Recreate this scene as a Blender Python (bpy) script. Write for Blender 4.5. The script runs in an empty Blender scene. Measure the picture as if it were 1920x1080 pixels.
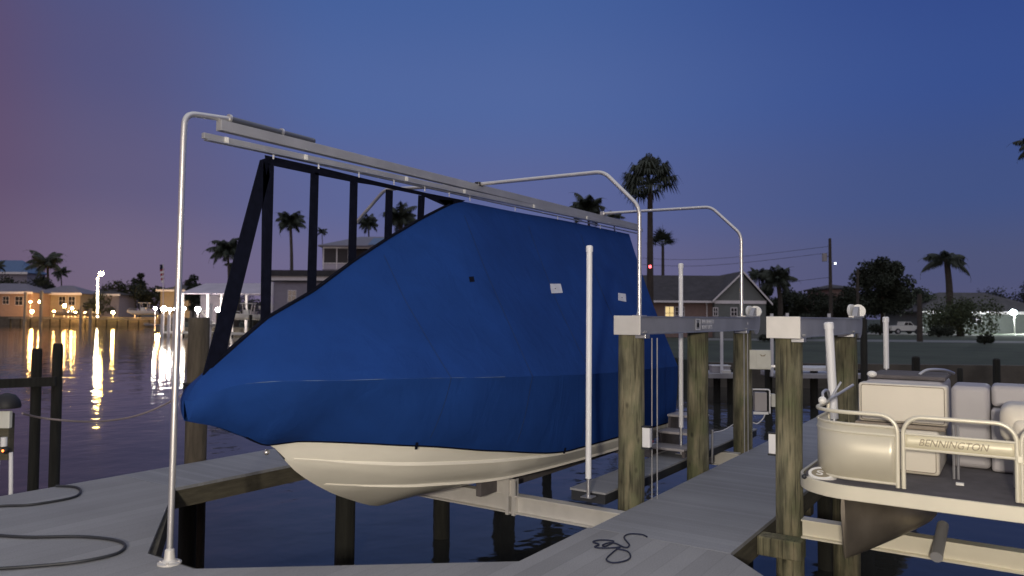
import bpy, bmesh, math, random
from mathutils import Vector, Matrix, noise
from mathutils.bvhtree import BVHTree
R = math.radians
random.seed(7)
sc = bpy.context.scene
col = sc.collection

# ------------------------------------------------------------------ camera
# world X runs along the boat lift (away), Y to the left, Z = 0 on the dock boards
CZ = 1.65; FPX = 1390.0
TH = math.atan2(940, 1390)
F2 = Vector((math.cos(TH), math.sin(TH), 0)); R2 = Vector((math.sin(TH), -math.cos(TH), 0)); UP = Vector((0, 0, 1))
PITCH = math.atan2(53, FPX); ROLL = R(0.4)
fwd = F2 * math.cos(PITCH) + UP * math.sin(PITCH)
up0 = UP * math.cos(PITCH) - F2 * math.sin(PITCH)
rgt = R2 * math.cos(ROLL) + up0 * math.sin(ROLL)
upv = up0 * math.cos(ROLL) - R2 * math.sin(ROLL)
CAM = Vector((0, 0, CZ))
cam = bpy.data.cameras.new('camera'); camo = bpy.data.objects.new('camera', cam); col.objects.link(camo)
cam.sensor_width = 36; cam.lens = FPX / 1920 * 36; cam.clip_start = 0.05; cam.clip_end = 5000
mw = Matrix((( rgt.x, upv.x, -fwd.x, CAM.x), (rgt.y, upv.y, -fwd.y, CAM.y), (rgt.z, upv.z, -fwd.z, CAM.z), (0, 0, 0, 1)))
camo.matrix_world = mw
cam.dof.use_dof = True; cam.dof.focus_distance = 6.8; cam.dof.aperture_fstop = 2.0
sc.camera = camo

def ray(px, py): return (fwd + rgt * ((px - 960) / FPX) + upv * ((540 - py) / FPX))
def on_z(px, py, z=0.0):
    d = ray(px, py); return CAM + d * ((z - CZ) / d.z)
def on_y(px, py, y):
    d = ray(px, py); return CAM + d * (y / d.y)
def on_x(px, py, x):
    d = ray(px, py); return CAM + d * (x / d.x)
def at_d(px, py, D):
    d = ray(px, py); return CAM + d * (D / d.dot(F2))
def ground(px, D, z):            # a point at horizontal depth D in the direction of the column px
    p = at_d(px, 590, D); return Vector((p.x, p.y, z))
def cf(X, Y, z=0): return R2 * X + F2 * Y + UP * z

# ------------------------------------------------------------------ materials
M = {}
def mat(name, c, rough=.6, metal=0, var=.12, vscale=6, bump=0, bscale=40, emit=None, estr=0, coat=0, alpha=None, stretch=None, trans=0):
    m = bpy.data.materials.new(name); m.use_nodes = True; nt = m.node_tree; b = nt.nodes['Principled BSDF']
    b.inputs['Roughness'].default_value = rough; b.inputs['Metallic'].default_value = metal
    b.inputs['Coat Weight'].default_value = coat
    tc = nt.nodes.new('ShaderNodeTexCoord'); mp = nt.nodes.new('ShaderNodeMapping')
    nt.links.new(tc.outputs['Object'], mp.inputs['Vector'])
    if stretch: mp.inputs['Scale'].default_value = stretch
    n = nt.nodes.new('ShaderNodeTexNoise'); n.inputs['Scale'].default_value = vscale; n.inputs['Detail'].default_value = 6
    nt.links.new(mp.outputs[0], n.inputs['Vector'])
    rp = nt.nodes.new('ShaderNodeValToRGB'); e = rp.color_ramp.elements
    e[0].position = .3; e[1].position = .7
    e[0].color = (*[max(0, x * (1 - var)) for x in c], 1); e[1].color = (*[x * (1 + var) for x in c], 1)
    nt.links.new(n.outputs['Fac'], rp.inputs['Fac']); nt.links.new(rp.outputs['Color'], b.inputs['Base Color'])
    if bump:
        n2 = nt.nodes.new('ShaderNodeTexNoise'); n2.inputs['Scale'].default_value = bscale; n2.inputs['Detail'].default_value = 4
        nt.links.new(mp.outputs[0], n2.inputs['Vector'])
        bp = nt.nodes.new('ShaderNodeBump'); bp.inputs['Strength'].default_value = bump; bp.inputs['Distance'].default_value = .02
        nt.links.new(n2.outputs['Fac'], bp.inputs['Height']); nt.links.new(bp.outputs['Normal'], b.inputs['Normal'])
    if emit:
        b.inputs['Emission Color'].default_value = (*emit, 1); b.inputs['Emission Strength'].default_value = estr
    if trans: b.inputs['Transmission Weight'].default_value = trans
    M[name] = m; return m
mat('alu', (.55, .55, .57), .38, .85, .10, 8, .05, 30)
mat('alu_end', (.62, .60, .57), .5, .3, .06, 8, .03, 30)
mat('alu_dull', (.44, .44, .46), .55, .6, .12, 3, .06, 20)
mat('tube', (.72, .70, .68), .34, .85, .03, 10)
mat('tube_dark', (.16, .17, .20), .4, .8, .05, 10)
mat('white', (.72, .71, .68), .4, 0, .04, 5)
mat('pvc', (.74, .74, .76), .45, 0, .05, 3)
mat('box', (.58, .58, .52), .5, 0, .06, 8)
mat('black', (.012, .012, .014), .6, 0, .2, 8)
mat('rubber', (.02, .022, .028), .55, 0, .2, 8)
mat('hull', (.82, .785, .68), .28, 0, .07, 2, .02, 60, coat=.4, stretch=(.6, 1, 3))
mat('strake', (.84, .80, .70), .3, 0, .04, 4)
mat('web', (.005, .006, .014), 1, 0, .25, 20, .2, 200); M['web'].node_tree.nodes['Principled BSDF'].inputs['Specular IOR Level'].default_value = .08
mat('fabric_end', (.01, .03, .13), .85, 0, .1, 5)
mat('chalk', (.07, .115, .23), .9, 0, .3, 4)
mat('glass', (.02, .022, .028), .1, 0, .1, 3)
mat('screen', (.035, .03, .035), .7, 0, .15, 3)
mat('stucco', (.27, .19, .17), .9, 0, .08, 3, .2, 30)
mat('sage', (.17, .185, .18), .9, 0, .06, 2)
mat('cream', (.34, .28, .21), .9, 0, .1, 2)
mat('pink', (.34, .23, .18), .9, 0, .1, 2)
mat('greywall', (.28, .26, .32), .9, 0, .08, 2)
mat('trim', (.80, .76, .78), .6, 0, .05, 2)
mat('shingle', (.055, .052, .06), .95, 0, .25, 1.5, .3, 8)
mat('metalroof', (.14, .13, .17), .5, .1, .08, .6)
mat('blueroof', (.06, .12, .25), .45, .2, .08, .6)
mat('tarp', (.46, .42, .50), .8, 0, .08, .6)
mat('lawn', (.040, .052, .034), 1, 0, .3, .35, .5, 6)
mat('road', (.16, .165, .165), .9, 0, .12, .5)
mat('drive', (.42, .41, .38), .9, 0, .08, .5)
mat('seawall', (.10, .09, .075), .9, 0, .3, 1.2, .3, 6)
mat('seat', (.62, .57, .48), .45, 0, .03, 4, .04, 40)
mat('seat_grey', (.36, .34, .35), .5, 0, .05, 4)
mat('piping', (.22, .18, .14), .6, 0, .1, 6)
mat('carpet', (.10, .09, .095), .95, 0, .15, 12, .2, 120)
mat('red', (.35, .02, .02), .7)
mat('navy', (.010, .014, .04), .9)
mat('leaf', (.045, .065, .028), .75, 0, .45, 1.2)
mat('leaf_dark', (.020, .027, .016), .85, 0, .45, .9)
mat('palmleaf', (.034, .044, .030), .7, 0, .4, .8)
mat('bark', (.06, .05, .042), .9, 0, .25, 3, .4, 12)
mat('hedge', (.05, .065, .03), .9, 0, .4, 1)
mat('poolwhite', (.70, .70, .68), .35, 0, .04, 3)
mat('skin_panel', (.58, .54, .43), .38, .25, .04, 3)
mat('gate_panel', (.66, .61, .45), .4, .1, .03, 4)
mat('frame_cream', (.66, .62, .50), .35, .2, .03, 6)
mat('pontoon', (.30, .26, .21), .38, .75, .25, 4, .08, 10)
mat('decal', (.62, .62, .66), .6, 0, .1, 10)
mat('letters', (.25, .215, .15), .5, .2, .1, 10)
mat('dash', (.03, .035, .04), .4, 0, .1, 10)
mat('window_lit', (.9, .7, .3), .5, emit=(1.0, .74, .34), estr=.75)
mat('lamp_warm', (1, .7, .3), .5, emit=(1.0, .52, .16), estr=260)
mat('lamp_yellow', (1, .8, .3), .5, emit=(1.0, .62, .17), estr=300)
mat('lamp_white', (1, .95, .9), .5, emit=(1.0, .90, .78), estr=130)
mat('lamp_cool', (.9, .97, 1), .5, emit=(.90, 1.0, .93), estr=900)
mat('lamp_red', (1, .1, .1), .5, emit=(1.0, .10, .12), estr=5)
mat('led_red', (1, .2, .1), .5, emit=(1.0, .16, .03), estr=5)
mat('lamp_small', (1, 1, 1), .5, emit=(.8, .9, 1.0), estr=6)
mat('dock_lamp', (1, .9, .7), .5, emit=(1.0, .86, .64), estr=40); M['dock_lamp'].cycles.emission_sampling = 'NONE'

def deck_mat(name, axis, width, c):
    m = mat(name, c, .75, 0, .10, 3, 0)
    nt = m.node_tree; b = nt.nodes['Principled BSDF']; tc = [n for n in nt.nodes if n.type == 'TEX_COORD'][0]
    ge = nt.nodes.new('ShaderNodeNewGeometry')
    sp = nt.nodes.new('ShaderNodeSeparateXYZ'); nt.links.new(ge.outputs['Position'], sp.inputs[0])
    d = nt.nodes.new('ShaderNodeMath'); d.operation = 'DIVIDE'; d.inputs[1].default_value = width
    nt.links.new(sp.outputs[axis], d.inputs[0])
    fr = nt.nodes.new('ShaderNodeMath'); fr.operation = 'FRACT'; nt.links.new(d.outputs[0], fr.inputs[0])
    pp = nt.nodes.new('ShaderNodeMath'); pp.operation = 'PINGPONG'; pp.inputs[1].default_value = .5; nt.links.new(fr.outputs[0], pp.inputs[0])
    mr = nt.nodes.new('ShaderNodeMapRange'); mr.inputs['From Min'].default_value = .0; mr.inputs['From Max'].default_value = .05
    nt.links.new(pp.outputs[0], mr.inputs['Value'])
    fl = nt.nodes.new('ShaderNodeMath'); fl.operation = 'FLOOR'; nt.links.new(d.outputs[0], fl.inputs[0])
    wn = nt.nodes.new('ShaderNodeTexWhiteNoise'); wn.noise_dimensions = '1D'; nt.links.new(fl.outputs[0], wn.inputs['W'])
    mv = nt.nodes.new('ShaderNodeMapRange'); mv.inputs['To Min'].default_value = .90; mv.inputs['To Max'].default_value = 1.08
    nt.links.new(wn.outputs['Value'], mv.inputs['Value'])
    gr = nt.nodes.new('ShaderNodeMapRange'); gr.inputs['To Min'].default_value = .86 if axis == 1 else .80; gr.inputs['To Max'].default_value = 1.0
    nt.links.new(mr.outputs[0], gr.inputs['Value'])
    mu = nt.nodes.new('ShaderNodeMath'); mu.operation = 'MULTIPLY'; nt.links.new(mv.outputs[0], mu.inputs[0]); nt.links.new(gr.outputs[0], mu.inputs[1])
    # fine grit so the boards read as textured composite
    n3 = nt.nodes.new('ShaderNodeTexNoise'); n3.inputs['Scale'].default_value = 90; n3.inputs['Detail'].default_value = 3
    nt.links.new(ge.outputs['Position'], n3.inputs['Vector'])
    g3 = nt.nodes.new('ShaderNodeMapRange'); g3.inputs['To Min'].default_value = .72; g3.inputs['To Max'].default_value = 1.28
    nt.links.new(n3.outputs['Fac'], g3.inputs['Value'])
    n4 = nt.nodes.new('ShaderNodeTexNoise'); n4.inputs['Scale'].default_value = 1.3; n4.inputs['Detail'].default_value = 5
    nt.links.new(ge.outputs['Position'], n4.inputs['Vector'])
    g4 = nt.nodes.new('ShaderNodeMapRange'); g4.inputs['From Min'].default_value = .3; g4.inputs['From Max'].default_value = .7
    g4.inputs['To Min'].default_value = .90; g4.inputs['To Max'].default_value = 1.08
    nt.links.new(n4.outputs['Fac'], g4.inputs['Value'])
    m2 = nt.nodes.new('ShaderNodeMath'); m2.operation = 'MULTIPLY'; nt.links.new(mu.outputs[0], m2.inputs[0]); nt.links.new(g3.outputs[0], m2.inputs[1])
    m3 = nt.nodes.new('ShaderNodeMath'); m3.operation = 'MULTIPLY'; nt.links.new(m2.outputs[0], m3.inputs[0]); nt.links.new(g4.outputs[0], m3.inputs[1])
    vm = nt.nodes.new('ShaderNodeVectorMath'); vm.operation = 'SCALE'; vm.inputs[0].default_value = c
    nt.links.new(m3.outputs[0], vm.inputs['Scale']); nt.links.new(vm.outputs[0], b.inputs['Base Color'])
    bp = nt.nodes.new('ShaderNodeBump'); bp.inputs['Strength'].default_value = .2; bp.inputs['Distance'].default_value = .004
    nt.links.new(mr.outputs[0], bp.inputs['Height']); nt.links.new(bp.outputs[0], b.inputs['Normal'])
    return m
DECKC = (.26, .26, .27)
deck_mat('deck_front', 1, .14, DECKC)
deck_mat('deck_walk', 0, .07, (.25, .255, .275))
mat('fascia', (.085, .075, .052), .85, 0, .3, 5, .3, 30, stretch=(1, 1, 6))

def wood_mat():
    m = mat('piling', (.17, .15, .08), .9, 0, .3, 3, .6, 14, stretch=(5.5, 5.5, 1.0))
    nt = m.node_tree; b = nt.nodes['Principled BSDF']; rp = [n for n in nt.nodes if n.type == 'VALTORGB'][0]
    e = rp.color_ramp.elements
    e[0].color = (.085, .077, .055, 1); e[1].color = (.29, .24, .17, 1); e[0].position = .32; e[1].position = .72
    x = rp.color_ramp.elements.new(.52); x.color = (.185, .165, .115, 1)
    ge = nt.nodes.new('ShaderNodeNewGeometry'); n = nt.nodes.new('ShaderNodeTexNoise'); n.inputs['Scale'].default_value = 2.4; n.inputs['Detail'].default_value = 5
    nt.links.new(ge.outputs['Position'], n.inputs['Vector'])
    r2 = nt.nodes.new('ShaderNodeValToRGB'); r2.color_ramp.elements[0].position = .35; r2.color_ramp.elements[1].position = .65
    r2.color_ramp.elements[0].color = (.60, .62, .52, 1); r2.color_ramp.elements[1].color = (1.1, 1.15, 1.05, 1)
    nt.links.new(n.outputs['Fac'], r2.inputs['Fac'])
    mx = nt.nodes.new('ShaderNodeMix'); mx.data_type = 'RGBA'; mx.blend_type = 'MULTIPLY'; mx.inputs['Factor'].default_value = 1
    nt.links.new(rp.outputs['Color'], mx.inputs['A']); nt.links.new(r2.outputs['Color'], mx.inputs['B'])
    sp = nt.nodes.new('ShaderNodeSeparateXYZ'); nt.links.new(ge.outputs['Position'], sp.inputs[0])
    # green algae patches and small knots
    vo = nt.nodes.new('ShaderNodeTexVoronoi'); vo.inputs['Scale'].default_value = 5.5; vo.inputs['Randomness'].default_value = 1
    mp2 = nt.nodes.new('ShaderNodeMapping'); mp2.inputs['Scale'].default_value = (1, 1, .6); nt.links.new(ge.outputs['Position'], mp2.inputs[0]); nt.links.new(mp2.outputs[0], vo.inputs['Vector'])
    kr = nt.nodes.new('ShaderNodeMapRange'); kr.inputs['From Min'].default_value = .05; kr.inputs['From Max'].default_value = .13; kr.inputs['To Min'].default_value = .35; kr.inputs['To Max'].default_value = 1; nt.links.new(vo.outputs['Distance'], kr.inputs['Value'])
    ng = nt.nodes.new('ShaderNodeTexNoise'); ng.inputs['Scale'].default_value = 3.3; ng.inputs['Detail'].default_value = 6; nt.links.new(ge.outputs['Position'], ng.inputs['Vector'])
    gm = nt.nodes.new('ShaderNodeMapRange'); gm.inputs['From Min'].default_value = .5; gm.inputs['From Max'].default_value = .66; gm.inputs['To Max'].default_value = .7; nt.links.new(ng.outputs['Fac'], gm.inputs['Value'])
    gx = nt.nodes.new('ShaderNodeMix'); gx.data_type = 'RGBA'; gx.inputs['B'].default_value = (.11, .125, .06, 1); nt.links.new(gm.outputs[0], gx.inputs['Factor']); nt.links.new(mx.outputs['Result'], gx.inputs['A'])
    # fine drying cracks: very stretched dark lines
    mp3 = nt.nodes.new('ShaderNodeMapping'); mp3.inputs['Scale'].default_value = (60, 60, 2.2); nt.links.new(ge.outputs['Position'], mp3.inputs[0])
    nc = nt.nodes.new('ShaderNodeTexNoise'); nc.inputs['Scale'].default_value = 1; nc.inputs['Detail'].default_value = 3; nt.links.new(mp3.outputs[0], nc.inputs['Vector'])
    cr_ = nt.nodes.new('ShaderNodeMapRange'); cr_.inputs['From Min'].default_value = .36; cr_.inputs['From Max'].default_value = .44; cr_.inputs['To Min'].default_value = .45; cr_.inputs['To Max'].default_value = 1; nt.links.new(nc.outputs['Fac'], cr_.inputs['Value'])
    mm = nt.nodes.new('ShaderNodeMath'); mm.operation = 'MULTIPLY'; nt.links.new(kr.outputs[0], mm.inputs[0]); nt.links.new(cr_.outputs[0], mm.inputs[1])
    vm = nt.nodes.new('ShaderNodeVectorMath'); vm.operation = 'SCALE'; nt.links.new(gx.outputs['Result'], vm.inputs[0]); nt.links.new(mm.outputs[0], vm.inputs['Scale'])
    nt.links.new(vm.outputs[0], b.inputs['Base Color'])
wood_mat()
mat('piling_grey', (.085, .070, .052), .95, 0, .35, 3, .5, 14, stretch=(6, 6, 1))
mat('piling_dark_shaded', (.022, .022, .018), .95, 0, .3, 3, .5, 14, stretch=(7, 7, .7))  # shade under the docks put into the colour; also used for dark posts

def cover_mat():
    m = mat('cover', (.010, .044, .195), .9, 0, .10, 2.2, 0)
    nt = m.node_tree; b = nt.nodes['Principled BSDF']; b.inputs['Sheen Weight'].default_value = 0
    b.inputs['Specular IOR Level'].default_value = .12
    ge = nt.nodes.new('ShaderNodeNewGeometry')
    n1 = nt.nodes.new('ShaderNodeTexNoise'); n1.inputs['Scale'].default_value = 260; n1.inputs['Detail'].default_value = 2
    nt.links.new(ge.outputs['Position'], n1.inputs['Vector'])
    mp = nt.nodes.new('ShaderNodeMapping'); mp.inputs['Scale'].default_value = (3.2, 3.2, .9); nt.links.new(ge.outputs['Position'], mp.inputs[0])
    n2 = nt.nodes.new('ShaderNodeTexNoise'); n2.inputs['Scale'].default_value = 1.5; n2.inputs['Detail'].default_value = 4; n2.inputs['Distortion'].default_value = .6
    nt.links.new(mp.outputs[0], n2.inputs['Vector'])
    b1 = nt.nodes.new('ShaderNodeBump'); b1.inputs['Strength'].default_value = .22; b1.inputs['Distance'].default_value = .003; nt.links.new(n1.outputs['Fac'], b1.inputs['Height'])
    b2 = nt.nodes.new('ShaderNodeBump'); b2.inputs['Strength'].default_value = .36; b2.inputs['Distance'].default_value = .05; nt.links.new(n2.outputs['Fac'], b2.inputs['Height'])
    nt.links.new(b1.outputs[0], b2.inputs['Normal']); nt.links.new(b2.outputs[0], b.inputs['Normal'])
cover_mat()

def water_mat():
    m = bpy.data.materials.new('water'); m.use_nodes = True; nt = m.node_tree; b = nt.nodes['Principled BSDF']
    b.inputs['Base Color'].default_value = (.032, .032, .028, 1); b.inputs['Roughness'].default_value = .06; b.inputs['IOR'].default_value = 1.33
    ge = nt.nodes.new('ShaderNodeNewGeometry')
    last = None
    for sc_, st, ds, det in ((.45, .5, .072, 2), (2.2, .45, .022, 2), (9.0, .3, .003, 2)):
        n = nt.nodes.new('ShaderNodeTexNoise'); n.inputs['Scale'].default_value = sc_; n.inputs['Detail'].default_value = det
        nt.links.new(ge.outputs['Position'], n.inputs['Vector'])
        bp = nt.nodes.new('ShaderNodeBump'); bp.inputs['Strength'].default_value = st; bp.inputs['Distance'].default_value = ds
        nt.links.new(n.outputs['Fac'], bp.inputs['Height'])
        if last: nt.links.new(last.outputs[0], bp.inputs['Normal'])
        last = bp
    nt.links.new(last.outputs[0], b.inputs['Normal'])
    M['water'] = m
water_mat()

# ------------------------------------------------------------------ mesh helpers
def wloc(o):
    v = Vector(o.location); p = o.parent
    while p: v += p.location; p = p.parent
    return v
class MB:
    def __init__(s, T=None): s.v = []; s.f = []; s.T = T
    def add(s, vs, fs):
        n = len(s.v)
        for v in vs:
            v = Vector(v); s.v.append(s.T @ v if s.T else v)
        s.f += [tuple(i + n for i in f) for f in fs]; return s
    def box(s, x0, x1, y0, y1, z0, z1):
        return s.add([(x0, y0, z0), (x1, y0, z0), (x1, y1, z0), (x0, y1, z0), (x0, y0, z1), (x1, y0, z1), (x1, y1, z1), (x0, y1, z1)],
                     [(0, 3, 2, 1), (4, 5, 6, 7), (0, 1, 5, 4), (1, 2, 6, 5), (2, 3, 7, 6), (3, 0, 4, 7)])
    def bar(s, a, b, w, h=None, upd=UP):
        a = Vector(a); b = Vector(b); h = h or w; d = (b - a).normalized()
        sd = d.cross(upd)
        if sd.length < 1e-4: sd = d.cross(Vector((1, 0, 0)))
        sd.normalize(); u = sd.cross(d).normalized(); sd = sd * w / 2; u = u * h / 2
        return s.add([a - sd - u, a + sd - u, a + sd + u, a - sd + u, b - sd - u, b + sd - u, b + sd + u, b - sd + u],
                     [(0, 1, 2, 3), (4, 7, 6, 5), (0, 4, 5, 1), (1, 5, 6, 2), (2, 6, 7, 3), (3, 7, 4, 0)])
    def tube(s, pts, r, n=10, caps=True):
        pts = [Vector(p) for p in pts]; m = len(pts)
        rs = r if isinstance(r, (list, tuple)) else [r] * m
        vs = []; prev = None
        for i, p in enumerate(pts):
            d = (pts[min(i + 1, m - 1)] - pts[max(i - 1, 0)])
            if d.length < 1e-9: d = Vector((0, 0, 1))
            d.normalize()
            if prev is None:
                a = d.cross(UP)
                if a.length < 1e-3: a = d.cross(Vector((1, 0, 0)))
            else: a = prev - d * prev.dot(d)
            a.normalize(); prev = a; b = d.cross(a)
            for k in range(n):
                t = 2 * math.pi * k / n; vs.append(p + (a * math.cos(t) + b * math.sin(t)) * rs[i])
        fs = []
        for i in range(m - 1):
            for k in range(n):
                k2 = (k + 1) % n; fs.append((i * n + k, i * n + k2, (i + 1) * n + k2, (i + 1) * n + k))
        if caps: fs.append(tuple(range(n - 1, -1, -1))); fs.append(tuple((m - 1) * n + k for k in range(n)))
        return s.add(vs, fs)
    def prism(s, pts, z0, z1):                    # pts: xy outline
        n = len(pts); vs = [(p[0], p[1], z0) for p in pts] + [(p[0], p[1], z1) for p in pts]
        fs = [tuple(range(n - 1, -1, -1)), tuple(range(n, 2 * n))] + [(i, (i + 1) % n, n + (i + 1) % n, n + i) for i in range(n)]
        return s.add(vs, fs)
    def slab(s, pts, off):                        # planar 3d outline pushed by the vector off
        n = len(pts); off = Vector(off); vs = [Vector(p) for p in pts]; vs += [v + off for v in vs]
        fs = [tuple(range(n - 1, -1, -1)), tuple(range(n, 2 * n))] + [(i, (i + 1) % n, n + (i + 1) % n, n + i) for i in range(n)]
        return s.add(vs, fs)
    def ball(s, c, r, n=10, m=7, sz=1):
        c = Vector(c); vs = [c + Vector((0, 0, -r * sz))]; fs = []
        for i in range(1, m):
            ph = -math.pi / 2 + math.pi * i / m
            for k in range(n):
                t = 2 * math.pi * k / n; vs.append(c + Vector((r * math.cos(ph) * math.cos(t), r * math.cos(ph) * math.sin(t), r * sz * math.sin(ph))))
        vs.append(c + Vector((0, 0, r * sz)))
        for k in range(n): fs.append((0, 1 + (k + 1) % n, 1 + k))
        for i in range(m - 2):
            for k in range(n):
                a = 1 + i * n + k; b = 1 + i * n + (k + 1) % n; fs.append((a, b, b + n, a + n))
        L = len(vs) - 1
        for k in range(n): fs.append((L, 1 + (m - 2) * n + k, 1 + (m - 2) * n + (k + 1) % n))
        return s.add(vs, fs)
    def lathe(s, c, prof, n=20, jit=0):           # prof [(r,z)], axis z
        vs = []; c = Vector(c)
        for r, z in prof:
            for k in range(n):
                t = 2 * math.pi * k / n
                rr = r * (1 + jit * noise.noise(Vector((math.cos(t) * 1.6 + c.x * 3, math.sin(t) * 1.6 + c.y * 3, z * .9)))) if jit else r
                vs.append(c + Vector((rr * math.cos(t), rr * math.sin(t), z)))
        fs = []
        for i in range(len(prof) - 1):
            for k in range(n):
                k2 = (k + 1) % n; fs.append((i * n + k, i * n + k2, (i + 1) * n + k2, (i + 1) * n + k))
        fs.append(tuple(range(n - 1, -1, -1))); fs.append(tuple((len(prof) - 1) * n + k for k in range(n)))
        return s.add(vs, fs)
    def disc(s, c, axis, r, th, n=24):
        a = Vector(axis).normalized() * th / 2; return s.tube([Vector(c) - a, Vector(c) + a], r, n)
    def build(s, name, m, parent=None, loc=None, smooth=True, bevel=0, ang=35):
        me = bpy.data.meshes.new(name)
        if parent: org = wloc(parent)
        else: org = Vector(loc) if loc is not None else Vector((0, 0, 0))
        me.from_pydata([v - org for v in s.v], [], s.f); me.update()
        bm = bmesh.new(); bm.from_mesh(me); bmesh.ops.recalc_face_normals(bm, faces=bm.faces); bm.to_mesh(me); bm.free()
        o = bpy.data.objects.new(name, me); col.objects.link(o)
        me.materials.append(M[m] if isinstance(m, str) else m)
        if smooth:
            for p in me.polygons: p.use_smooth = True
            me.set_sharp_from_angle(angle=R(ang))
        if parent: o.parent = parent
        else: o.location = org
        if bevel:
            b = o.modifiers.new('bevel', 'BEVEL'); b.width = bevel; b.segments = 2; b.limit_method = 'ANGLE'
        return o
def tag(o, label=None, cat=None, group=None, kind=None):
    if label: o['label'] = label
    if cat: o['category'] = cat
    if group: o['group'] = group
    if kind: o['kind'] = kind
    return o
def thing(name, label, cat, loc, group=None):
    o = bpy.data.objects.new(name, None); o.empty_display_size = .1; col.objects.link(o); o.location = Vector(loc)
    return tag(o, label, cat, group)
def TF(px, D, z=0, yaw=0):       # local frame: x right, y away, turned by yaw, standing at column px and depth D
    o = ground(px, D, z); a = math.atan2(R2.y, R2.x) + R(yaw)
    return Matrix.Translation(o) @ Matrix.Rotation(a, 4, 'Z')
def interp(tab, x):
    if x <= tab[0][0]: return tab[0][1]
    for (a, fa), (b, fb) in zip(tab, tab[1:]):
        if x <= b: return fa + (fb - fa) * (x - a) / (b - a)
    return tab[-1][1]
def sm(tab, x):                  # smooth (Catmull-Rom like) interpolation
    n = len(tab)
    if x <= tab[0][0]: return tab[0][1]
    if x >= tab[-1][0]: return tab[-1][1]
    for i in range(n - 1):
        if x <= tab[i + 1][0]:
            x0, y0 = tab[i]; x1, y1 = tab[i + 1]; h = x1 - x0; t = (x - x0) / h
            def slope(j):
                if j == 0: return (tab[1][1] - tab[0][1]) / (tab[1][0] - tab[0][0])
                if j == n - 1: return (tab[-1][1] - tab[-2][1]) / (tab[-1][0] - tab[-2][0])
                a = (tab[j][1] - tab[j - 1][1]) / (tab[j][0] - tab[j - 1][0]); b = (tab[j + 1][1] - tab[j][1]) / (tab[j + 1][0] - tab[j][0])
                return 0 if a * b <= 0 else 2 * a * b / (a + b)
            m0, m1 = slope(i) * h, slope(i + 1) * h
            return (2*t**3 - 3*t*t + 1)*y0 + (t**3 - 2*t*t + t)*m0 + (-2*t**3 + 3*t*t)*y1 + (t**3 - t*t)*m1
def fillet(pts, r, n=6):
    pts = [Vector(p) for p in pts]; out = [pts[0]]
    for i in range(1, len(pts) - 1):
        a, b, c = pts[i - 1], pts[i], pts[i + 1]; u = (a - b); v = (c - b); d = min(r, u.length * .45, v.length * .45); u.normalize(); v.normalize()
        p0 = b + u * d; p2 = b + v * d
        for k in range(n + 1):
            t = k / n; out.append(p0 * (1 - t)**2 + b * 2 * t * (1 - t) + p2 * t * t)
    out.append(pts[-1]); return out
def spline(pts, n=6):
    pts = [Vector(p) for p in pts]; out = []
    for i in range(len(pts) - 1):
        p0 = pts[max(i - 1, 0)]; p1 = pts[i]; p2 = pts[i + 1]; p3 = pts[min(i + 2, len(pts) - 1)]
        for k in range(n):
            t = k / n
            out.append(.5 * ((2 * p1) + (p2 - p0) * t + (2 * p0 - 5 * p1 + 4 * p2 - p3) * t * t + (-p0 + 3 * p1 - 3 * p2 + p3) * t**3))
    out.append(pts[-1]); return out
def text(body, size, m, mtx, parent, name='lettering', ext=.001, shear=0):
    cu = bpy.data.curves.new(name, 'FONT'); cu.body = body; cu.size = size; cu.extrude = ext; cu.shear = shear; cu.align_x = 'LEFT'; cu.align_y = 'CENTER'
    t = bpy.data.objects.new(name, cu); col.objects.link(t)
    bpy.context.view_layer.update()
    me = bpy.data.meshes.new_from_object(t.evaluated_get(bpy.context.evaluated_depsgraph_get()))
    bpy.data.objects.remove(t); me.name = name
    me.transform(mtx); me.transform(Matrix.Translation(-wloc(parent)))
    me.materials.clear(); me.materials.append(M[m])
    o = bpy.data.objects.new(name, me); col.objects.link(o); o.parent = parent; return o

# ------------------------------------------------------------------ setting
WZ = -1.35
w = MB().add([(-60, -3000, WZ), (3000, -3000, WZ), (3000, 3000, WZ), (-60, 3000, WZ)], [(0, 1, 2, 3)]).build('water', 'water', smooth=False); tag(w, kind='structure')
GZ = -.35
gp = [cf(-53, 110), cf(-37, 107), cf(-24, 78), cf(6, 58), cf(8.6, 32.5), cf(70, 29), cf(900, 29), cf(1200, 2600), cf(-1500, 2600), cf(-1500, 260), cf(-110, 260)]
g = MB().prism(gp, -3, GZ).build('ground', 'lawn', smooth=False); tag(g, kind='structure')
BD = 180
fb = [cf(-500, BD), cf(-.476 * BD, BD), cf(-.40 * BD, BD + 20), cf(-60, 330), cf(-500, 330)]
tag(MB().prism(fb, -3, .62).build('far_bank', 'seawall', smooth=False), kind='structure')
tag(MB().prism([cf(17, 66), cf(90, 60), cf(90, 66), cf(17, 73)], GZ, GZ + .004).build('road', 'road', smooth=False), kind='structure')
tag(MB().prism([cf(45, 96), cf(60, 93), cf(62, 108), cf(46, 108)], GZ, GZ + .004).build('driveway', 'drive', smooth=False), kind='structure')
tag(MB().prism([cf(68, 90), cf(95, 88), cf(98, 104), cf(70, 106)], GZ, GZ + .004).build('forecourt', 'drive', smooth=False), kind='structure')
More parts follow.
